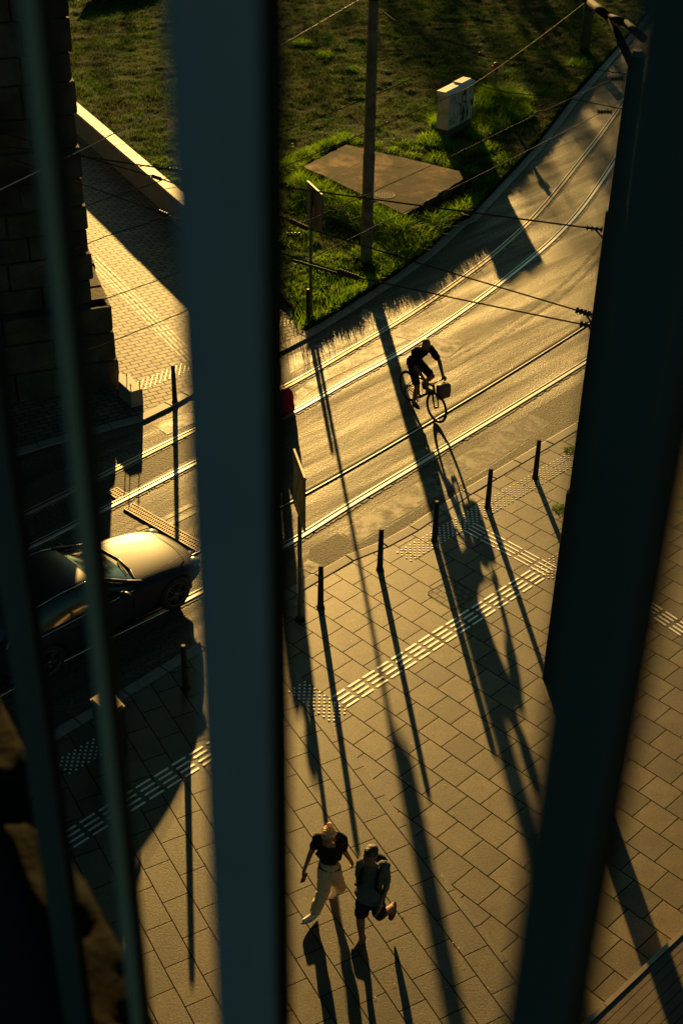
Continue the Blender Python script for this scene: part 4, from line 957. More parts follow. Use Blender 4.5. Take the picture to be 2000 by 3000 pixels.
# ---- man in grey shirt, walking towards the lower left
def man():
    P = dict(head=(955,490,1.72), neck=(968,600,1.555), chest=(985,690,1.36), pel=(955,930,1.03),
             shR=(868,585,1.50), shL=(1118,615,1.50), elR=(826,770,1.20), wrR=(822,890,.97), elL=(1142,850,1.19), wrL=(1068,1085,1.00),
             hipR=(905,960,1.00), hipL=(1035,985,1.00), knR=(842,1195,.58), anR=(860,1440,.19), knL=(1062,1195,.60), anL=(1212,1085,.42))
    J = {k: pm(*v) for k,v in P.items()}
    base = _pm(840,1500,ZP)
    root = thing('person', 'man walking in grey shirt, dark shorts and black trainers', 'person', (base.x,base.y,ZP))
    for k in J: J[k] = J[k] - Vector((base.x,base.y,ZP))
    heading = Vector((-.38,-.92,0)); fr = frame(heading, (0,0,1)); frh = frame(Vector((-.55,-.80,.12)), (0,0,1))
    bm = B(); torso(bm, J['pel'], J['chest'], J['neck'], .155, .185, .105, fr)
    caps(bm, J['neck']-Vector((0,0,.03)), J['head']-Vector((0,0,.03)), .062, .056); head(bm, J['head'], frh, 1.08)
    for s in 'RL':
        limb(bm, [J['chest'].lerp(J['sh'+s],.6), J['sh'+s], J['el'+s], J['wr'+s]], [.06,.056,.040,.027])
        limb(bm, [J['hip'+s], J['kn'+s], J['kn'+s].lerp(J['an'+s],.35), J['an'+s]], [.085,.060,.058,.038])
    hand(bm, J['wrR'], J['wrR']-J['elR'], (.8,.3,0), 1, .6, 1.05); hand(bm, J['wrL'], J['wrL']-J['elL'], (-.8,.2,0), -1, .6, 1.05)
    # feet inside the shoes
    d = Vector((-.55,-.83,0)).normalized()
    caps(bm, J['anR'], J['anR']+d*.1-Vector((0,0,.08)), .036,.03)
    caps(bm, J['anL'], J['anL']+Vector((0,-.02,-.1)), .036,.03)
    fuse('body', bm, M['skin_dark'], root, .009)
    face_detail(root, J['head'], frh, 1.08)
    g = lambda x,y,z: J['head']+frh@Vector((x*1.08,y*1.08,z*1.08))
    bm = B(); ball(bm, g(-.020,0,.042), (.108,.085,.086), 20, 14, frh); ball(bm, g(-.055,0,.0), (.072,.078,.075), 16, 10, frh); ball(bm, g(.03,0,.075), (.062,.062,.042),12,8,frh); fuse('hair', bm, M['dark_hair'], root, .009, 2)
    bm = B(); torso(bm, J['pel']+Vector((0,0,-.02)), J['chest'], J['neck']-Vector((0,0,.03)), .162, .187, .112, fr, .014)
    ball(bm, J['pel']+Vector((0,0,-.01))+fr@Vector((.01,0,0)), (.158,.205,.14),16,10,fr); ball(bm, J['pel'].lerp(J['chest'],.35)+fr@Vector((.04,0,0)), (.125,.17,.17),16,10,fr)
    for s in 'RL': limb(bm, [J['chest'].lerp(J['sh'+s],.5), J['sh'+s], J['sh'+s].lerp(J['el'+s],.72)], [.07,.072,.062], .006)
    fuse('shirt', bm, M['grey_cloth'], root, .011, 5)
    bm = B(); torus(bm, (0,0,0), .062, .016, 'z', 20, 6); bm.transform(Matrix.Translation(J['neck']+Vector((0,0,-.012))) @ Matrix.Rotation(R(12),4,'X')); obj('collar', bm, M['grey_cloth'], root, True)
    bm = B(); ball(bm, J['pel']+Vector((0,0,-.07)), (.135,.178,.11),16,10,fr)
    for s in 'RL': limb(bm, [J['hip'+s], J['hip'+s].lerp(J['kn'+s],.80)], [.108,.092])
    fuse('shorts', bm, M['navy_cloth'], root, .011, 4)
    shoe(root, J['anR']-d*.065-Vector((0,0,.088)), J['anR']+d*.235-Vector((0,0,.088)), M['black_shoe'], M['cover'], 1.05)
    bk = (pm(1195,1235,.16)-Vector((base.x,base.y,ZP)))
    an = J['anL']; dd = (bk-an).normalized(); heel = an+Vector((.035,.07,.02)); shoe(root, heel, heel+(bk-heel).normalized()*.29, M['black_shoe'], M['cover'], 1.0)
    bm = B(); q = (J['wrL']-J['elL']).normalized(); c = J['wrL']-q*.025
    T = q.to_track_quat('Z','Y').to_matrix().to_4x4(); torus(bm, (0,0,0), .031, .006, 'z', 20, 6); tube(bm, (0,.028,-.0), (0,.042,0), .017, seg=14); bm.transform(Matrix.Translation(c) @ T); wt = obj('wristwatch', bm, M['watch'], root)
    # backpack (worn)
    t = Vector((base.x,base.y,ZP)); off = fr@Vector((-.175,0,0)); c = J['chest']+off+Vector((0,0,-.08))
    rp = thing('backpack', 'dark backpack worn by the man in the grey shirt', 'backpack', (t+c), 0)
    bm = B(); ball(bm, (0,0,-.05), (.10,.165,.22),16,12,fr); ball(bm, (0,0,.10), (.095,.145,.13),16,10,fr); ball(bm, fr@Vector((-.05,0,-.10)), (.075,.12,.13),12,8,fr); fuse('bag_body', bm, M['black_cloth'], rp, .012, 3)
    for k in (-1,1):
        pts = [Vector((-.02,k*.10,.12)), Vector((.13,k*.105,.245)), Vector((.235,k*.105,.24)), Vector((.315,k*.108,.13)), Vector((.330,k*.115,-.01)), Vector((.295,k*.175,-.10)), Vector((.16,k*.205,-.15)), Vector((.0,k*.16,-.20))]
        bm = B(); L = [fr@p for p in pts]
        for a_,b_ in zip(L[:-1],L[1:]): caps(bm, a_, b_, .022, .022, 10)
        obj('strap', bm, M['black_cloth'], rp, True)
man()
# ---- woman in black top and cream trousers
def woman():
    P = dict(head=(468,275,1.64), neck=(482,370,1.485), chest=(482,440,1.30), pel=(490,665,1.00),
             shR=(352,300,1.43), shL=(600,335,1.43), elR=(268,480,1.20), wrR=(203,660,.96), elL=(682,478,1.20), wrL=(738,562,1.06),
             hipR=(440,690,.97), hipL=(545,695,.97), knR=(425,900,.60), anR=(322,1130,.21), knL=(592,818,.56), anL=(618,875,.28))
    J = {k: pm(*v) for k,v in P.items()}
    base = _pm(430,1050,ZP)
    root = thing('person', 'blond woman walking in black top, cream trousers and white trainers', 'person', (base.x,base.y,ZP))
    t = Vector((base.x,base.y,ZP))
    for k in J: J[k] = J[k]-t
    heading = Vector((-.30,-.95,0)); fr = frame(heading, (0,0,1)); frh = frame(Vector((-.38,-.88,-.05)), (0,0,1))
    bm = B(); torso(bm, J['pel'], J['chest'], J['neck'], .150, .160, .100, fr)
    caps(bm, J['neck']-Vector((0,0,.03)), J['head']-Vector((0,0,.03)), .050, .048); head(bm, J['head'], frh, 1.02)
    for s in 'RL':
        limb(bm, [J['chest'].lerp(J['sh'+s],.6), J['sh'+s], J['el'+s], J['wr'+s]], [.05,.048,.036,.024])
        limb(bm, [J['hip'+s], J['kn'+s], J['an'+s]], [.085,.058,.036])
    dR = (J['wrR']-J['elR']).normalized()
    hand(bm, J['wrR'], dR, (.9,.2,0), 1, .55, .95); hand(bm, J['wrL'], (J['wrL']-J['elL'])+Vector((0,0,-.08)), (-.8,.3,0), -1, 1.0, .95)
    fuse('body', bm, M['skin'], root, .009)
    face_detail(root, J['head'], frh, 1.02)
    g = lambda x,y,z: J['head']+frh@Vector((x,y,z))
    bm = B(); ball(bm, g(-.026,0,.036), (.106,.088,.092),20,14,frh); ball(bm, g(-.060,0,-.03), (.066,.080,.085),16,10,frh); ball(bm, g(-.080,0,.125), (.040,.042,.038),12,8,frh)
    rs = random.Random(4)
    for k in range(70):
        a = rs.uniform(0,6.28); b = rs.uniform(.0,1.45); dv = Vector((math.cos(a)*math.cos(b)*.095-.02, math.sin(a)*math.cos(b)*.082, math.sin(b)*.088+.035)); caps(bm, g(*dv), g(*(dv*1.16+Vector((rs.uniform(-.03,.03),rs.uniform(-.03,.03),rs.uniform(-.02,.015))))), .010, .006, 6)
    fuse('hair', bm, M['blond'], root, .008, 1)
    bm = B(); torso(bm, J['pel'].lerp(J['chest'],.22), J['chest'], J['neck']-Vector((0,0,.045)), .142, .160, .100, fr, .014)
    for k in (-1,1): ball(bm, J['chest']+fr@Vector((.075,k*.07,.0)), (.065,.068,.07),12,8,fr)
    for s in 'RL': limb(bm, [J['chest'].lerp(J['sh'+s],.5), J['sh'+s], J['sh'+s].lerp(J['el'+s],.5)], [.062,.064,.054], .006)
    fuse('top', bm, M['black_cloth'], root, .010, 4)
    bm = B(); ball(bm, J['pel']+Vector((0,0,0)), (.128,.172,.125),16,10,fr); ball(bm, J['pel']+Vector((0,0,.11)), (.105,.140,.07),16,10,fr); 
    limb(bm, [J['hipR'], J['knR'], J['knR'].lerp(J['anR'],.95)], [.108,.088,.078]); limb(bm, [J['hipL'], J['knL'], J['knL'].lerp(J['anL'],.8)], [.108,.086,.075])
    for (s,tt) in (('R',.3),('R',.6),('R',.85)): 
        c = J['knR'].lerp(J['anR'],tt); ball(bm, c, (.090,.090,.05),12,6)
    fuse('trousers', bm, M['cream_cloth'], root, .010, 3)
    toe = pm(222,1240,.155)-t; heel = pm(330,1195,.12)-t; dd = (toe-heel); dd.z = .02; dd = dd.normalized()
    shoe(root, heel-dd*.03, heel+dd*.24, M['white_shoe'], M['kerb'], .95)
    toe = pm(545,960,.115)-t; heel = pm(640,868,.25)-t; shoe(root, heel, heel+(toe-heel).normalized()*.26, M['white_shoe'], M['kerb'], .95)
    ph = thing('phone', 'dark phone carried in the woman’s hand'.replace('’',"'"), 'phone', t+J['wrR']+dR*.10, 0)
    bm = B(); box(bm, (0,0,0), (.012,.075,.155)); rr = dR.to_track_quat('Z','Y').to_matrix(); bm.transform(rr.to_4x4()); bm.transform(Matrix.Translation(dR*.02+Vector((.028,-.01,.0)))); bevel(obj('case', bm, M['phone'], ph), .004)
    off = fr@Vector((-.155,.07,-.02)); c = J['chest']+off
    rp = thing('backpack', 'dark backpack worn by the blond woman, showing over her shoulder', 'backpack', (t+c), 0)
    bm = B(); ball(bm, (0,0,.02), (.10,.145,.18),16,12,fr); ball(bm, fr@Vector((0,.03,.10)), (.09,.11,.10),12,8,fr); fuse('bag_body', bm, M['black_cloth'], rp, .012, 3)
    for k in (-1,1):
        pts = [Vector((-.0,k*.09-.07,.14)), Vector((.13,k*.09-.07,.20)), Vector((.235,k*.10-.07,.12)), Vector((.27,k*.115-.07,.02)), Vector((.18,k*.16-.07,-.06)), Vector((.0,k*.13-.07,-.10))]
        bm = B(); L = [fr@p for p in pts]
        for a_,b_ in zip(L[:-1],L[1:]): caps(bm, a_, b_, .019, .019, 10)
        obj('strap', bm, M['black_cloth'], rp, True)
woman()
# ------------------------------------------------------------ bicycle and rider
fw_c = o_(1000,969,0); rr_c = o_(931,915,0); hd = fw_c-rr_c; hd.z = 0; hd.normalize(); WB = 1.07; Rw = .345
rear = fw_c - hd*WB; rz = math.atan2(hd.y,hd.x)
bike = thing('bicycle', 'black mountain bike ridden across the tram tracks', 'bicycle', (rear.x,rear.y,.006), rz)
def wheel(x, yaw=0, name='wheel'):
    r = bpy.data.objects.new(name, None)
    bm = B(); torus(bm, (0,0,0), Rw-.024, .025, 'y', 56, 10); t_ = obj('tyre', bm, M['tyre'], bike, True); t_.name = 'wheel'
    t_.location = (x,0,Rw); t_.rotation_euler = (0,0,yaw)
    bm = B(); torus(bm, (0,0,0), Rw-.055, .011, 'y', 56, 6); obj('rim', bm, M['bike'], t_, True)
    bm = B()
    for k in range(28):
        a = 2*math.pi*k/28; s = .03 if k%2 else -.03; tube(bm, (.02*math.cos(a+.8),s,.02*math.sin(a+.8)), ((Rw-.06)*math.cos(a),0,(Rw-.06)*math.sin(a)), .0014, seg=4, cap=False)
    obj('spokes', bm, M['chrome'], t_)
    bm = B(); tube(bm, (0,-.05,0), (0,.05,0), .02, seg=12); obj('hub', bm, M['bike'], t_, True)
    return t_
STEER = R(4)
wheel(0)
ax = Vector((WB,0,Rw)); wheel(WB, STEER)
HT = Vector((WB-.155,0,.80)); HB = Vector((WB-.115,0,.665)); BBk = Vector((.44,0,.29)); ST = Vector((.285,0,.74)); SD = Vector((.24,0,.92)); RA_ = Vector((0,0,Rw))
bm = B(); tube(bm, HB, HT, .026, seg=12); tube(bm, HB+Vector((-.01,0,.03)), BBk, .032, seg=12); tube(bm, HT-Vector((0,0,.03)), ST, .022, seg=12); tube(bm, BBk, ST, .020, seg=12)
for s in (-1,1):
    tube(bm, BBk+Vector((0,s*.03,0)), RA_+Vector((0,s*.06,0)), .011, seg=8); tube(bm, ST+Vector((0,s*.02,-.02)), RA_+Vector((0,s*.06,0)), .009, seg=8)
obj('frame', bm, M['bike'], bike, True)
bm = B(); tube(bm, (0,0,0), (0,0,.09), .028, seg=10)
sd_v = Matrix.Rotation(STEER,3,'Z')
bm = B(); cr = HB+Vector((.012,0,-.03)); tube(bm, cr+sd_v@Vector((0,-.055,0)), cr+sd_v@Vector((0,.055,0)), .02, seg=10)
for s in (-1,1):
    tube(bm, cr+sd_v@Vector((0,s*.055,0)), ax+sd_v@Vector((0,s*.055,0)), .017, .013, seg=10)
    tube(bm, cr+sd_v@Vector((0,s*.055,0)), ax.lerp(cr,.45)+sd_v@Vector((0,s*.055,0)), .024, .022, seg=10)
obj('fork', bm, M['bike'], bike, True)
STM = HT+Vector((.0,0,.07)); BAR = STM+sd_v@Vector((.075,0,.035)); HBp = {s: BAR+sd_v@Vector((-.03,s*.29,.02)) for s in (-1,1)}
bm = B(); tube(bm, HT, STM, .017, seg=10); tube(bm, STM, BAR, .018, seg=10); tube(bm, BAR, BAR+sd_v@Vector((0,.12,.01)), .014, seg=10); tube(bm, BAR, BAR+sd_v@Vector((0,-.12,.01)), .014, seg=10)
for s in (-1,1): tube(bm, BAR+sd_v@Vector((0,s*.12,.01)), HBp[s], .013, seg=10)
obj('handlebar', bm, M['bike'], bike, True)
for s in (-1,1):
    bm = B(); tube(bm, HBp[s], HBp[s].lerp(BAR,.42), .018, seg=12); obj('grip', bm, M['tyre'], bike, True)
    bm = B(); a_ = HBp[s].lerp(BAR,.5); tube(bm, a_, a_+sd_v@Vector((.05,s*.09,-.02)), .006, seg=6); obj('brake_lever', bm, M['chrome'], bike)
bm = B(); tube(bm, ST, SD, .014, seg=10); obj('seat_post', bm, M['chrome'], bike, True)
bm = B(); caps(bm, SD+Vector((-.10,0,.03)), SD+Vector((.13,0,.03)), .07, .025, 14, (.45,1)); caps(bm, SD+Vector((-.10,.03,.03)), SD+Vector((-.10,-.03,.03)), .04,.04); fuse('saddle', bm, M['tyre'], bike, .01, 2)
CA = math.radians(-78)                                     # right crank angle
for s in (-1,):
    bm = B(); torus(bm, BBk+Vector((0,-.055,0)), .085, .008, 'y', 32, 6, .6); 
    for k in range(5):
        a = k*1.257; tube(bm, BBk+Vector((0,-.055,0)), BBk+Vector((.08*math.cos(a),-.055,.08*math.sin(a))), .008, seg=6)
    obj('chainring', bm, M['chrome'], bike)
PD = {}
for s, a in ((-1,CA),(1,CA+math.pi)):
    c0 = BBk+Vector((0,s*.07,0)); e = c0+Vector((.17*math.cos(a), s*.015, .17*math.sin(a))); PD[s] = e+Vector((0,s*.055,0))
    bm = B(); tube(bm, c0, e, .012, .010, seg=8); obj('crank', bm, M['chrome'], bike)
    bm = B(); box(bm, PD[s], (.09,.085,.022)); obj('pedal', bm, M['dark_iron'], bike)
bm = B(); bmx = bm
for zoff in (.085,-.08): tube(bm, BBk+Vector((0,-.055,zoff)), RA_+Vector((0,-.055,zoff*.45)), .006, seg=6)
torus(bm, RA_+Vector((0,-.055,0)), .04, .010, 'y', 20, 6); obj('chain', bm, M['dark_iron'], bike)
bm = B(); box(bm, RA_+Vector((-.02,-.07,-.09)), (.04,.02,.11)); obj('derailleur', bm, M['dark_iron'], bike)
bm = B(); box(bm, HB+Vector((.07,0,-.02)), (.03,.04,.04)); obj('reflector', bm, M['watch'], bike)
bm = B(); c_ = BBk.lerp(HB,.62)+Vector((-.0,-.015,.075)); tube(bm, c_-Vector((.06,0,.045)), c_+Vector((.06,0,.045)), .034, seg=14); tube(bm, c_+Vector((.06,0,.045)), c_+Vector((.085,0,.063)), .02, seg=10); obj('bottle', bm, M['sign_back'], bike, True)
Mb = bike.matrix_basis.copy(); Mb = Matrix.Translation(bike.location) @ Matrix.Rotation(rz,4,'Z')
# paper bag hanging from the left grip side
bagp = BAR+sd_v@Vector((.06,.16,-.02)); wb_ = Mb@bagp
bg = thing('paper_bag', 'brown paper bag hanging from the bicycle handlebar', 'bag', tuple(wb_), rz+STEER)
bm = B(); rs = random.Random(8); n = 9; top = []; 
def bagring(z, sx, sy, j=.008): return [bm.verts.new((sx*(math.copysign(abs(math.cos(a))**.22,math.cos(a)))+rs.uniform(-j,j), sy*(math.copysign(abs(math.sin(a))**.22,math.sin(a)))+rs.uniform(-j,j), z+rs.uniform(-j,j))) for a in [2*math.pi*k/20 for k in range(20)]]
rings = [bagring(-.04,.035,.120,.008), bagring(-.06,.065,.142), bagring(-.14,.078,.150), bagring(-.25,.080,.152), bagring(-.345,.078,.148), bagring(-.355,.068,.138)]
for a_,b_ in zip(rings[:-1],rings[1:]):
    for k in range(20): bm.faces.new((a_[k],a_[(k+1)%20],b_[(k+1)%20],b_[k]))
bm.faces.new(rings[-1]); bm.faces.new(rings[0][::-1])
obj('bag_body', bm, M['bag'], bg, True)
for s in (-1,1):
    bm = B(); path(bm, [Vector((s*.02,-.05,-.06)), Vector((s*.01,-.03,.0)), Vector((s*.01,.03,.0)), Vector((s*.02,.05,-.06))], .004, 6); obj('handle', bm, M['bag'], bg)
def rider():
    root = thing('person', 'bald bearded cyclist in black t-shirt and black shorts', 'person', (rear.x,rear.y,.006), rz)
    J = dict(pel=Vector((.18,-.02,1.03)), chest=Vector((.47,-.05,1.41)), neck=Vector((.575,-.06,1.53)), head=Vector((.67,-.07,1.66)),
             shR=Vector((.51,-.245,1.45)), shL=Vector((.53,.145,1.46)), hipR=Vector((.24,-.09,.98)), hipL=Vector((.24,.09,.98)))
    J['wrR'] = HBp[-1].lerp(BAR,.2)+Vector((-.055,-.0,.045)); J['wrL'] = HBp[1].lerp(BAR,.2)+Vector((-.055,0,.045))
    J['elR'] = (J['shR']+J['wrR'])/2+Vector((-.03,-.07,-.02)); J['elL'] = (J['shL']+J['wrL'])/2+Vector((-.02,.08,-.01))
    J['anR'] = PD[-1]+Vector((-.05,0,.095)); J['anL'] = PD[1]+Vector((-.05,0,.095))
    J['knR'] = Vector((.50,-.125,.60)); J['knL'] = Vector((.66,.13,.86))
    fr = frame((.72,0,-.55) if False else (1,0,-.05), (0,0,1)); ft = frame((.75,0,-.65), (.65,0,.75)); frh = frame((.90,-.22,-.42), (0,0,1))
    bm = B(); torso(bm, J['pel'], J['chest'], J['neck'], .150, .185, .105, ft)
    caps(bm, J['neck']-Vector((.03,0,.03)), J['head']-Vector((.02,0,.03)), .062, .055); head(bm, J['head'], frh, 1.10)
    for s in 'RL':
        limb(bm, [J['chest'].lerp(J['sh'+s],.6), J['sh'+s], J['el'+s], J['el'+s].lerp(J['wr'+s],.3), J['wr'+s]], [.06,.055,.042,.043,.028])
        limb(bm, [J['hip'+s], J['kn'+s], J['kn'+s].lerp(J['an'+s],.35), J['an'+s]], [.09,.062,.060,.038])
        caps(bm, J['an'+s], J['an'+s]+Vector((.12,0,-.06)), .036, .028)
    hand(bm, J['wrR'], Vector((.9,-.05,-.35)), (0,0,-1), -1, .95, 1.05); hand(bm, J['wrL'], Vector((.9,.05,-.35)), (0,0,-1), 1, .95, 1.05)
    fuse('body', bm, M['skin_dark'], root, .009)
    face_detail(root, J['head'], frh, 1.10)
    g = lambda x,y,z: J['head']+frh@Vector((x*1.1,y*1.1,z*1.1))
    bm = B(); ball(bm, g(.052,0,-.088), (.045,.050,.034),14,10,frh); caps(bm, g(.082,-.025,-.046), g(.082,.025,-.046), .012,.012,8); 
    for k in (-1,1): caps(bm, g(.062,k*.042,-.075), g(.005,k*.070,-.035), .020,.014,8)
    fuse('beard', bm, M['dark_hair'], root, .008, 2)
    bm = B(); torso(bm, J['pel']+Vector((0,0,.03)), J['chest'], J['neck']-Vector((.03,0,.03)), .160, .187, .112, ft, .014)
    for s in 'RL': limb(bm, [J['chest'].lerp(J['sh'+s],.5), J['sh'+s], J['sh'+s].lerp(J['el'+s],.70)], [.07,.074,.068], .006)
    fuse('tshirt', bm, M['black_cloth'], root, .011, 4)
    bm = B(); ball(bm, J['pel']+Vector((0,0,-.03)), (.13,.17,.12),16,10,ft)
    for s in 'RL': limb(bm, [J['hip'+s], J['hip'+s].lerp(J['kn'+s],.80)], [.110,.088])
    fuse('shorts', bm, M['black_cloth'], root, .011, 4)
    for s in (-1,1): c = PD[s]+Vector((-.10,0,.014)); shoe(root, c, c+Vector((.27,0,-.01)), M['black_shoe'], M['cover'], 1.0)
    bm = B(); q = (J['wrL']-J['elL']).normalized(); torus(bm, (0,0,0), .031, .007, 'z', 18, 6); bm.transform(Matrix.Translation(J['wrL']-q*.03) @ q.to_track_quat('Z','Y').to_matrix().to_4x4()); obj('wristband', bm, M['phone'], root)
rider()
# ---- person mostly hidden behind the wide bar, red bag at the side
def hidden():
    b = at(786,1212,0); b.z = 0
    root = thing('person', 'person in dark clothes on the road, almost hidden behind the wide railing bar', 'person', (b.x,b.y,0), 0)
    fr = frame((.75,-.66,0),(0,0,1)); V = Vector
    J = dict(pel=V((0,0,.95)), chest=V((.0,0,1.28)), neck=V((0,0,1.46)), head=V((.02,-.02,1.61)))
    g = lambda x,y,z: fr@V((x,y,z))
    bm = B(); torso(bm, J['pel'], J['chest'], J['neck'], .16,.185,.11, fr); caps(bm, J['neck']-V((0,0,.03)), J['head'], .055,.05); head(bm, J['head'], fr, 1.05)
    W = {}
    for s,k in (('R',-1),('L',1)):
        sh = g(0,k*.18,1.42); el = g(-.03*k,k*.24,1.14); wr = g(.10,k*.26,.90); W[s] = wr; limb(bm, [g(0,k*.1,1.4), sh, el, wr], [.055,.052,.038,.027]); hand(bm, wr, V((0,0,-1)), g(0,-k,0), k, .8)
        limb(bm, [g(0,k*.09,.9), g(.10*k,k*.10,.50), g(.16*k,k*.10,.08)], [.09,.062,.042]); c = g(.16*k-.06,k*.10,.0); shoe(root, c, c+g(.26,0,0), M['black_shoe'], M['cover'])
    fuse('body', bm, M['skin'], root, .011)
    bm = B(); torso(bm, J['pel'], J['chest'], J['neck']-V((0,0,.03)), .17,.19,.12, fr, .016)
    for k in (-1,1): limb(bm, [g(0,k*.1,1.4), g(0,k*.18,1.42), g(-.03*k,k*.24,1.14), g(.09,k*.26,.95)], [.07,.068,.052,.042])
    fuse('jacket', bm, M['black_cloth'], root, .013)
    bm = B(); ball(bm, J['pel']+V((0,0,-.04)), (.13,.17,.12),16,10,fr)
    for k in (-1,1): limb(bm, [g(0,k*.09,.9), g(.10*k,k*.10,.50), g(.15*k,k*.10,.12)], [.105,.08,.065])
    fuse('trousers', bm, M['navy_cloth'], root, .013)
    bm = B(); ball(bm, J['head']+V((0,0,.02)), (.112,.092,.105),16,10,fr); fuse('hair', bm, M['dark_hair'], root, .011, 2)
    face_detail(root, J['head'], fr, 1.05)
    c = at(836,1173,.28)
    rb = thing('shopping_bag', 'large red cloth bag showing beside the wide railing bar', 'bag', (c.x,c.y,.28), .6)
    bm = B(); rings = []
    for z,rx,ry in ((.27,.05,.04),(.24,.10,.07),(.14,.155,.10),(.0,.19,.12),(-.12,.20,.13),(-.22,.185,.125),(-.27,.12,.09)):
        rings.append([bm.verts.new((rx*math.cos(a)*(1+.16*math.sin(5*a+z*7)+.08*math.sin(11*a)), ry*math.sin(a)*(1+.16*math.sin(5*a+z*7)+.08*math.sin(11*a)), z+.02*math.sin(3*a))) for a in [2*math.pi*k/44 for k in range(44)]])
    for a_,b_ in zip(rings[:-1],rings[1:]):
        for k in range(44): bm.faces.new((a_[k],a_[(k+1)%44],b_[(k+1)%44],b_[k]))
    bm.faces.new(rings[-1]); bm.faces.new(rings[0][::-1]); obj('bag_body', bm, M['red_cloth'], rb, True)
    wr = V((b.x,b.y,0))+W['L']; l = wr-V((c.x,c.y,.28)); l = Matrix.Rotation(-.6,3,'Z')@l
    bm = B(); path(bm, [V((0,0,.25)), l-V((0,0,.06))], .010, 6); obj('strap', bm, M['red_cloth'], rb)
hidden()
# ------------------------------------------------------------ car
def car():
    f = at(512,1778,0)                              # front right tyre on the road
    hdv = Vector((math.cos(R(45.5)), math.sin(R(45.5)), 0)); left = Vector((-hdv.y,hdv.x,0))
    wbk = 2.62; tw = .77
    org = f - hdv*wbk + left*tw
    root = thing('car', 'dark grey hatchback crossing the tram tracks at the left, bonnet in the sun', 'car', (org.x,org.y,0), R(45.5))
    # body shell sections: x, half width at sill/waist, top half width, waist height, top height, bottom
    st = [(-.78,.60,.50,.62,.70,.38),(-.70,.74,.62,.80,.92,.26),(-.45,.83,.72,.88,.99,.20),(0,.875,.78,.90,1.00,.20),(.5,.885,.80,.90,1.0,.20),(1.0,.89,.80,.90,.99,.20),(1.5,.89,.80,.885,.985,.20),(1.80,.885,.79,.865,.975,.20),(2.1,.88,.77,.84,.945,.20),(2.5,.875,.74,.80,.895,.20),(2.85,.85,.68,.745,.83,.20),(3.12,.79,.60,.67,.755,.22),(3.30,.70,.52,.58,.68,.24),(3.40,.58,.44,.48,.60,.28)]
    def shell(st):
        bm = B(); rings = []
        for (x,w_,wt,hw,ht,zb) in st:
            prof = [(0,zb),(w_*.80,zb),(w_*.97,zb+.10),(w_,zb+(hw-zb)*.45),(w_*.995,hw-.10),(w_*.965,hw-.02),(wt,ht-.03),(wt*.55,ht+.012),(0,ht+.022)]
            ring = [bm.verts.new((x,y,z)) for y,z in prof] ; ring += [bm.verts.new((x,-y,z)) for y,z in prof[-2:0:-1]]
            rings.append(ring)
        n = len(rings[0])
        for a,b in zip(rings[:-1],rings[1:]):
            for k in range(n): bm.faces.new((a[k],a[(k+1)%n],b[(k+1)%n],b[k]))
        bm.faces.new(rings[0][::-1]); bm.faces.new(rings[-1]); return bm
    o = obj('body', shell(st), M['car_paint'], root, True)
    ss = o.modifiers.new('sub','SUBSURF'); ss.levels = 2; ss.render_levels = 2
    cut = B()
    for x in (0,wbk):
        for s in (-1,1): tube(cut, (x,s*.55,.335), (x,s*1.2,.335), .375, seg=40)
    co = obj('cutter', cut, None, root)
    bo = o.modifiers.new('arch','BOOLEAN'); bo.operation = 'DIFFERENCE'; bo.object = co; bo.solver = 'EXACT'
    root_m = root.matrix_world
    bpy.context.view_layer.update(); dg = bpy.context.evaluated_depsgraph_get(); me = bpy.data.meshes.new_from_object(o.evaluated_get(dg)); o.modifiers.clear(); o.data = me
    bpy.data.objects.remove(co); me.shade_smooth()
    bm = B(); box(bm, (1.3,0,.26), (3.6,1.45,.26)); bevel(obj('underbody', bm, M['car_trim'], root), .03)
    # greenhouse
    gh = [(-.62,.60,.50,.93,.97),(-.35,.76,.56,.97,1.27),(.0,.79,.58,.98,1.40),(.5,.80,.60,.98,1.455),(.95,.80,.60,.97,1.43),(1.25,.79,.585,.97,1.33),(1.65,.775,.62,.96,1.10),(1.95,.75,.66,.945,.965)]
    bm = B(); rings = []
    for (x,w0,w1,z0,z1) in gh:
        prof = [(w0,z0-.03),(w0*.6+w1*.4,z0+(z1-z0)*.5),(w1,max(z1-.03,z0)),(w1*.6,z1),(0,z1+.012)]
        ring = [bm.verts.new((x,y,z)) for y,z in prof]+[bm.verts.new((x,-y,z)) for y,z in prof[-2::-1]]; rings.append(ring)
    n = len(rings[0])
    for a,b in zip(rings[:-1],rings[1:]):
        for k in range(n-1): bm.faces.new((a[k],a[k+1],b[k+1],b[k]))
    g_ = obj('glasshouse', bm, M['car_glass'], root, True); ss = g_.modifiers.new('sub','SUBSURF'); ss.levels = 2; ss.render_levels = 2
    bm = B(); rings = []
    for (x,w1,z1) in [(-.50,.50,1.13),(-.35,.555,1.275),(0,.585,1.41),(.5,.605,1.465),(.95,.605,1.44),(1.18,.585,1.365)]:
        prof = [(w1+.02,z1-.055),(w1+.008,z1-.012),(w1*.6,z1+.012),(0,z1+.022)]
        rings.append([bm.verts.new((x,y,z)) for y,z in prof]+[bm.verts.new((x,-y,z)) for y,z in prof[-2::-1]])
    for a,b in zip(rings[:-1],rings[1:]):
        for k in range(len(a)-1): bm.faces.new((a[k],a[k+1],b[k+1],b[k]))
    r_ = obj('roof', bm, M['car_trim'], root, True); ss = r_.modifiers.new('sub','SUBSURF'); ss.levels = 2; ss.render_levels = 2
    sol = r_.modifiers.new('sol','SOLIDIFY'); sol.thickness = .012
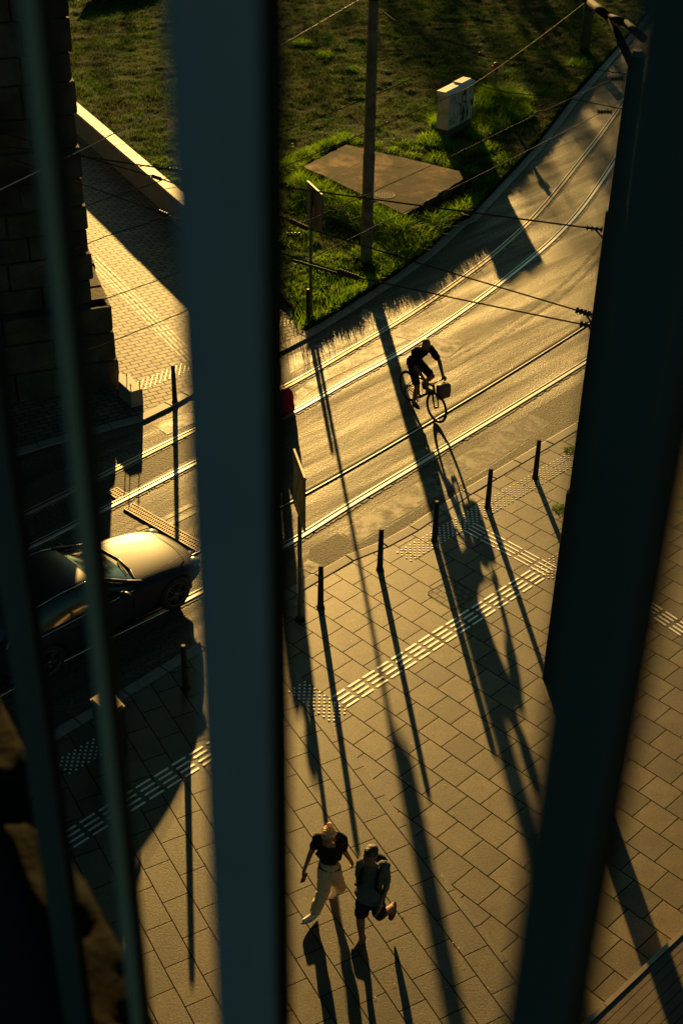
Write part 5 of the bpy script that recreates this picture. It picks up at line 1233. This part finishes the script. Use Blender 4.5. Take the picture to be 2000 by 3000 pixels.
    for s in (-1,1):
        bm = B(); P_ = [Vector((1.18,s*.595,1.36)), Vector((1.45,s*.655,1.21)), Vector((1.72,s*.715,1.06)), Vector((1.97,s*.765,.945))]
        for a,b in zip(P_[:-1],P_[1:]): caps(bm, a, b, .030, .032, 10)
        obj('windscreen_pillar', bm, M['car_trim'], root, True)
        bm = B(); P_ = [Vector((-.62,s*.70,.93)), Vector((-.35,s*.62,1.22)), Vector((.0,s*.615,1.385)), Vector((.5,s*.625,1.435)), Vector((.95,s*.62,1.41)), Vector((1.3,s*.65,1.28))]
        for a,b in zip(P_[:-1],P_[1:]): caps(bm, a, b, .011, .011, 8)
        obj('window_trim', bm, M['car_chrome'], root, True)
        bm = B(); P_ = [Vector((-.55,s*.815,.935)), Vector((0,s*.845,.945)), Vector((1.0,s*.855,.94)), Vector((1.75,s*.85,.915))]
        for a,b in zip(P_[:-1],P_[1:]): caps(bm, a, b, .010, .010, 8)
        obj('sill_trim', bm, M['car_chrome'], root, True)
        bm = B(); caps(bm, (1.52,s*.86,.98), (1.50,s*.99,1.00), .05, .06, 12); ball(bm, (1.52,s*.985,1.005), (.07,.11,.075), 14, 10); mi = fuse('mirror', bm, M['car_paint'], root, .012, 2)
        bm = B(); ball(bm, (3.20,s*.60,.625), (.15,.14,.055), 16, 10); obj('headlight', bm, M['lamp_glass'], root, True)
        for xx, hh_ in ((.72,.62),(1.72,.60)): bm = B(); box(bm, (xx,s*.888,.56), (.010,.012,hh_)); obj('door_seam', bm, M['car_trim'], root)
        bm = B(); box(bm, (1.2,s*.893,.30), (1.0,.014,.02)); obj('sill_seam', bm, M['car_trim'], root)
        bm = B(); caps(bm, (.95,s*.895,.80), (1.12,s*.895,.80), .014,.014,8); obj('door_handle', bm, M['car_chrome'], root)
    bm = B()
    pts = [(1.93,-.66),(2.03,-.40),(2.07,0),(2.03,.40),(1.93,.66)]
    for a,b in zip(pts[:-1],pts[1:]): caps(bm, (a[0],a[1],.952), (b[0],b[1],.952), .035, .035, 8)
    obj('cowl', bm, M['car_trim'], root, True)
    bm = B(); path(bm, [Vector((2.0,.55,.985)), Vector((1.90,.10,1.02))], .010, 6); path(bm, [Vector((2.02,-.05,.985)), Vector((1.88,-.52,1.01))], .010, 6); obj('wiper', bm, M['car_trim'], root)
    bm = B()
    for s in (-1,1): path(bm, [Vector((2.08,s*.70,.953)), Vector((2.5,s*.655,.908)), Vector((2.85,s*.58,.852)), Vector((3.13,s*.47,.775))], .005, 6)
    path(bm, [Vector((3.13,s_*.47,.775)) for s_ in (-1,-.5,0,.5,1)], .005, 6); obj('bonnet_seam', bm, M['car_trim'], root)
    bm = B(); box(bm, (3.36,0,.45), (.10,.80,.14)); obj('grille', bm, M['car_trim'], root)
    bm = B(); box(bm, (3.415,0,.42), (.012,.50,.10)); obj('number_plate', bm, M['kerb'], root)
    for x in (0,wbk):
        for s in (-1,1):
            bm = B(); torus(bm, (0,0,0), .265, .062, 'y', 40, 12, 1.5); w_ = obj('wheel', bm, M['tyre'], root, True); w_.location = (x,s*.775,.32)
            bm = B(); torus(bm, (0,s*.07,0), .222, .012, 'y', 40, 6); tube(bm, (0,s*.05,0), (0,s*.085,0), .05, seg=14)
            for k in range(10):
                a = 2*math.pi*k/10; b_ = a+(.16 if k%2 else -.16); tube(bm, (.04*math.cos(a),s*.075,.04*math.sin(a)), (.215*math.cos(b_),s*.072,.215*math.sin(b_)), .013, .010, seg=6)
            obj('rim', bm, M['alloy'], w_, True)
            bm = B(); tube(bm, (0,s*.0,0), (0,s*.03,0), .215, seg=28); obj('brake_disc', bm, M['dark_iron'], w_)
    for ch in root.children:
        if not ch.name.startswith('wheel'): ch.data.transform(Matrix.Diagonal((1,.97,.925,1)))
car()
# ------------------------------------------------------------ trees beyond the lawn that throw the late shade over its far half
def tree(label, x, y, h, r, seed, trunk_h):
    rs = np.random.RandomState(seed); root = thing('tree', label, 'tree', (x,y,0), 0, 'trees beyond the far end of the lawn')
    bm = B(); tube(bm, (0,0,0), (0,0,trunk_h), .28, .18, 12)
    for k in range(7):
        a = rs.rand()*6.28; e = Vector((math.cos(a)*r*.7, math.sin(a)*r*.7, trunk_h+ (h-trunk_h)*(.3+.5*rs.rand()))); tube(bm, (0,0,trunk_h*(.7+.3*rs.rand())), e, .10, .03, 8)
    obj('trunk', bm, M['bark'], root, True)
    nc = 60; C = rs.normal(size=(nc,3)); C /= np.linalg.norm(C,axis=1)[:,None]; C *= (rs.rand(nc)**.4)[:,None]; C = C*np.array([r,r,(h-trunk_h)/2])+np.array([0,0,(h+trunk_h)/2])
    n = 3600 if -3 < x < 9 else 1500; ci = rs.randint(0,nc,n); p = C[ci]+rs.normal(size=(n,3))*r*.13
    u = rs.normal(size=(n,3)); u /= np.linalg.norm(u,axis=1)[:,None]; v = np.cross(u, rs.normal(size=(n,3))); v /= np.linalg.norm(v,axis=1)[:,None]; s = rs.uniform(.07,.14,n)[:,None]
    Q = np.stack([p-u*s-v*s*.6, p+u*s-v*s*.6, p+u*s+v*s*.6, p-u*s+v*s*.6],1); quads_np('crown', Q, M['leafage'], root)
M['bark'] = mat('bark', (.06,.045,.03), .9, c2=(.11,.085,.06), scale=6, bump=.5)
M['leafage'] = mat('leafage', (.03,.06,.012), .6, c2=(.07,.10,.02), scale=2, transl=.4)
for i,(x,y,h,r) in enumerate([(-14,112,11.5,3.6),(-8.5,108,10.2,3.2),(-2.5,104,10.6,3.4),(2.5,100,10.8,3.2),(8,106,12,3.8),(14,110,12,3.8),(-20,110,12,3.8)]):
    tree(['rounded leafy tree far beyond the lawn, first from the left end','leafy tree far beyond the lawn, second from the left end','leafy tree far beyond the lawn in line with the pole','leafy tree far beyond the lawn, in line with the cabinet','tall leafy tree far beyond the lawn on the road side','last leafy tree beyond the lawn at the right end','leafy tree at the extreme left beyond the lawn'][i], x, y, h, r, 100+i, 2.5)
# ------------------------------------------------------------ bridge railing and ledge near the camera
root = thing('bridge_railing', 'blurred dark teal bridge railing bars close in front of the camera', 'railing', (0,.6,12.5))
def bar_(X_, Y_, wf, wweb, depth, rz, pm_='bar_paint'):
    o0 = Vector((0,.6,12.5)); c = Vector((X_,Y_,0)); rot = Matrix.Rotation(rz,3,'Z')
    bm = B(); box(bm, Vector((0,0,0)), (wf,.008,5.0)); bm.transform(Matrix.Translation((X_,Y_-.6,1.5+.0)) @ rot.to_4x4())
    b = obj('bar', bm, M[pm_], root); bevel(b, .003)
    bm = B(); box(bm, Vector((wf/2-wweb/2+wweb*.85, depth/2+.006, 0)), (wweb,depth,5.0)); bm.transform(Matrix.Translation((X_,Y_-.6,1.5)) @ rot.to_4x4())
    obj('bar_shaded_side', bm, M['dark_iron'], b)  # side face of the bar, its shade put into the near-black colour
bars = [(.0822,.35,.0262,.009,.012,R(-14),'bar_shaded'), (-.0600,.614,.0405,.015,.010,R(5)), (-.1985,.879,.0115,.013,.02,R(12),'bar_half_shade'), (-.338,1.144,.028,.012,.03,R(16),'bar_shaded'), (.232,.085,.03,.01,.02,R(-28),'bar_shaded')]
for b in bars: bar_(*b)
for z in (-1.02, 4.02):
    bm = B(); a = Vector((-.9,2.08-.6,z)); b = Vector((.5,-.42-.6,z)); tube(bm, a, b, .03, seg=12); obj('rail', bm, M['bar_paint'], root, True)
def bridge_deck():
    z = 13.35; e0 = at(217,2487,z); dv = Vector((-math.sin(R(28)), math.cos(R(28)), 0)); nv = Vector((-dv.y, dv.x, 0))
    if nv.x > 0: nv = -nv
    root = thing('bridge_deck', 'dark bridge deck edge with rough mottled coping at the lower left, out of focus', 'bridge', (e0.x,e0.y,z))
    bm = B(); a = dv*-9; b = dv*27
    prism(bm, [a+nv*.06, b+nv*.06, b+nv*13, a+nv*13], -.75, -.06); obj('deck_slab', bm, M['dark_iron'], root)
    bm = B(); prism(bm, [a+nv*.02, b+nv*.02, b+nv*.30, a+nv*.30], -1.3, -.76); obj('edge_girder', bm, M['dark_iron'], root)
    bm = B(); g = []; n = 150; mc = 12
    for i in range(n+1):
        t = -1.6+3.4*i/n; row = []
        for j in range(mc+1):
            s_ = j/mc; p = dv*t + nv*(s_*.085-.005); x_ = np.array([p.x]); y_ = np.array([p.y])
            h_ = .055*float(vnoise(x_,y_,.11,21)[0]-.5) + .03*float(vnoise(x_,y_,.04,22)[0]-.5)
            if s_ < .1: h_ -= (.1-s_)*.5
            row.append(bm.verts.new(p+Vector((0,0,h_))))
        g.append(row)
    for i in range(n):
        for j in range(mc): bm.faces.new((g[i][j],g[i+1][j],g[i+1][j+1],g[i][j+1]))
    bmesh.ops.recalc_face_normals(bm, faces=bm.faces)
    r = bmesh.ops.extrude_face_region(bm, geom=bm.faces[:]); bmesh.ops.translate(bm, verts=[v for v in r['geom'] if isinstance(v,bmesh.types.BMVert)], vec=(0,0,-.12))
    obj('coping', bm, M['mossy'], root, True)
bridge_deck()
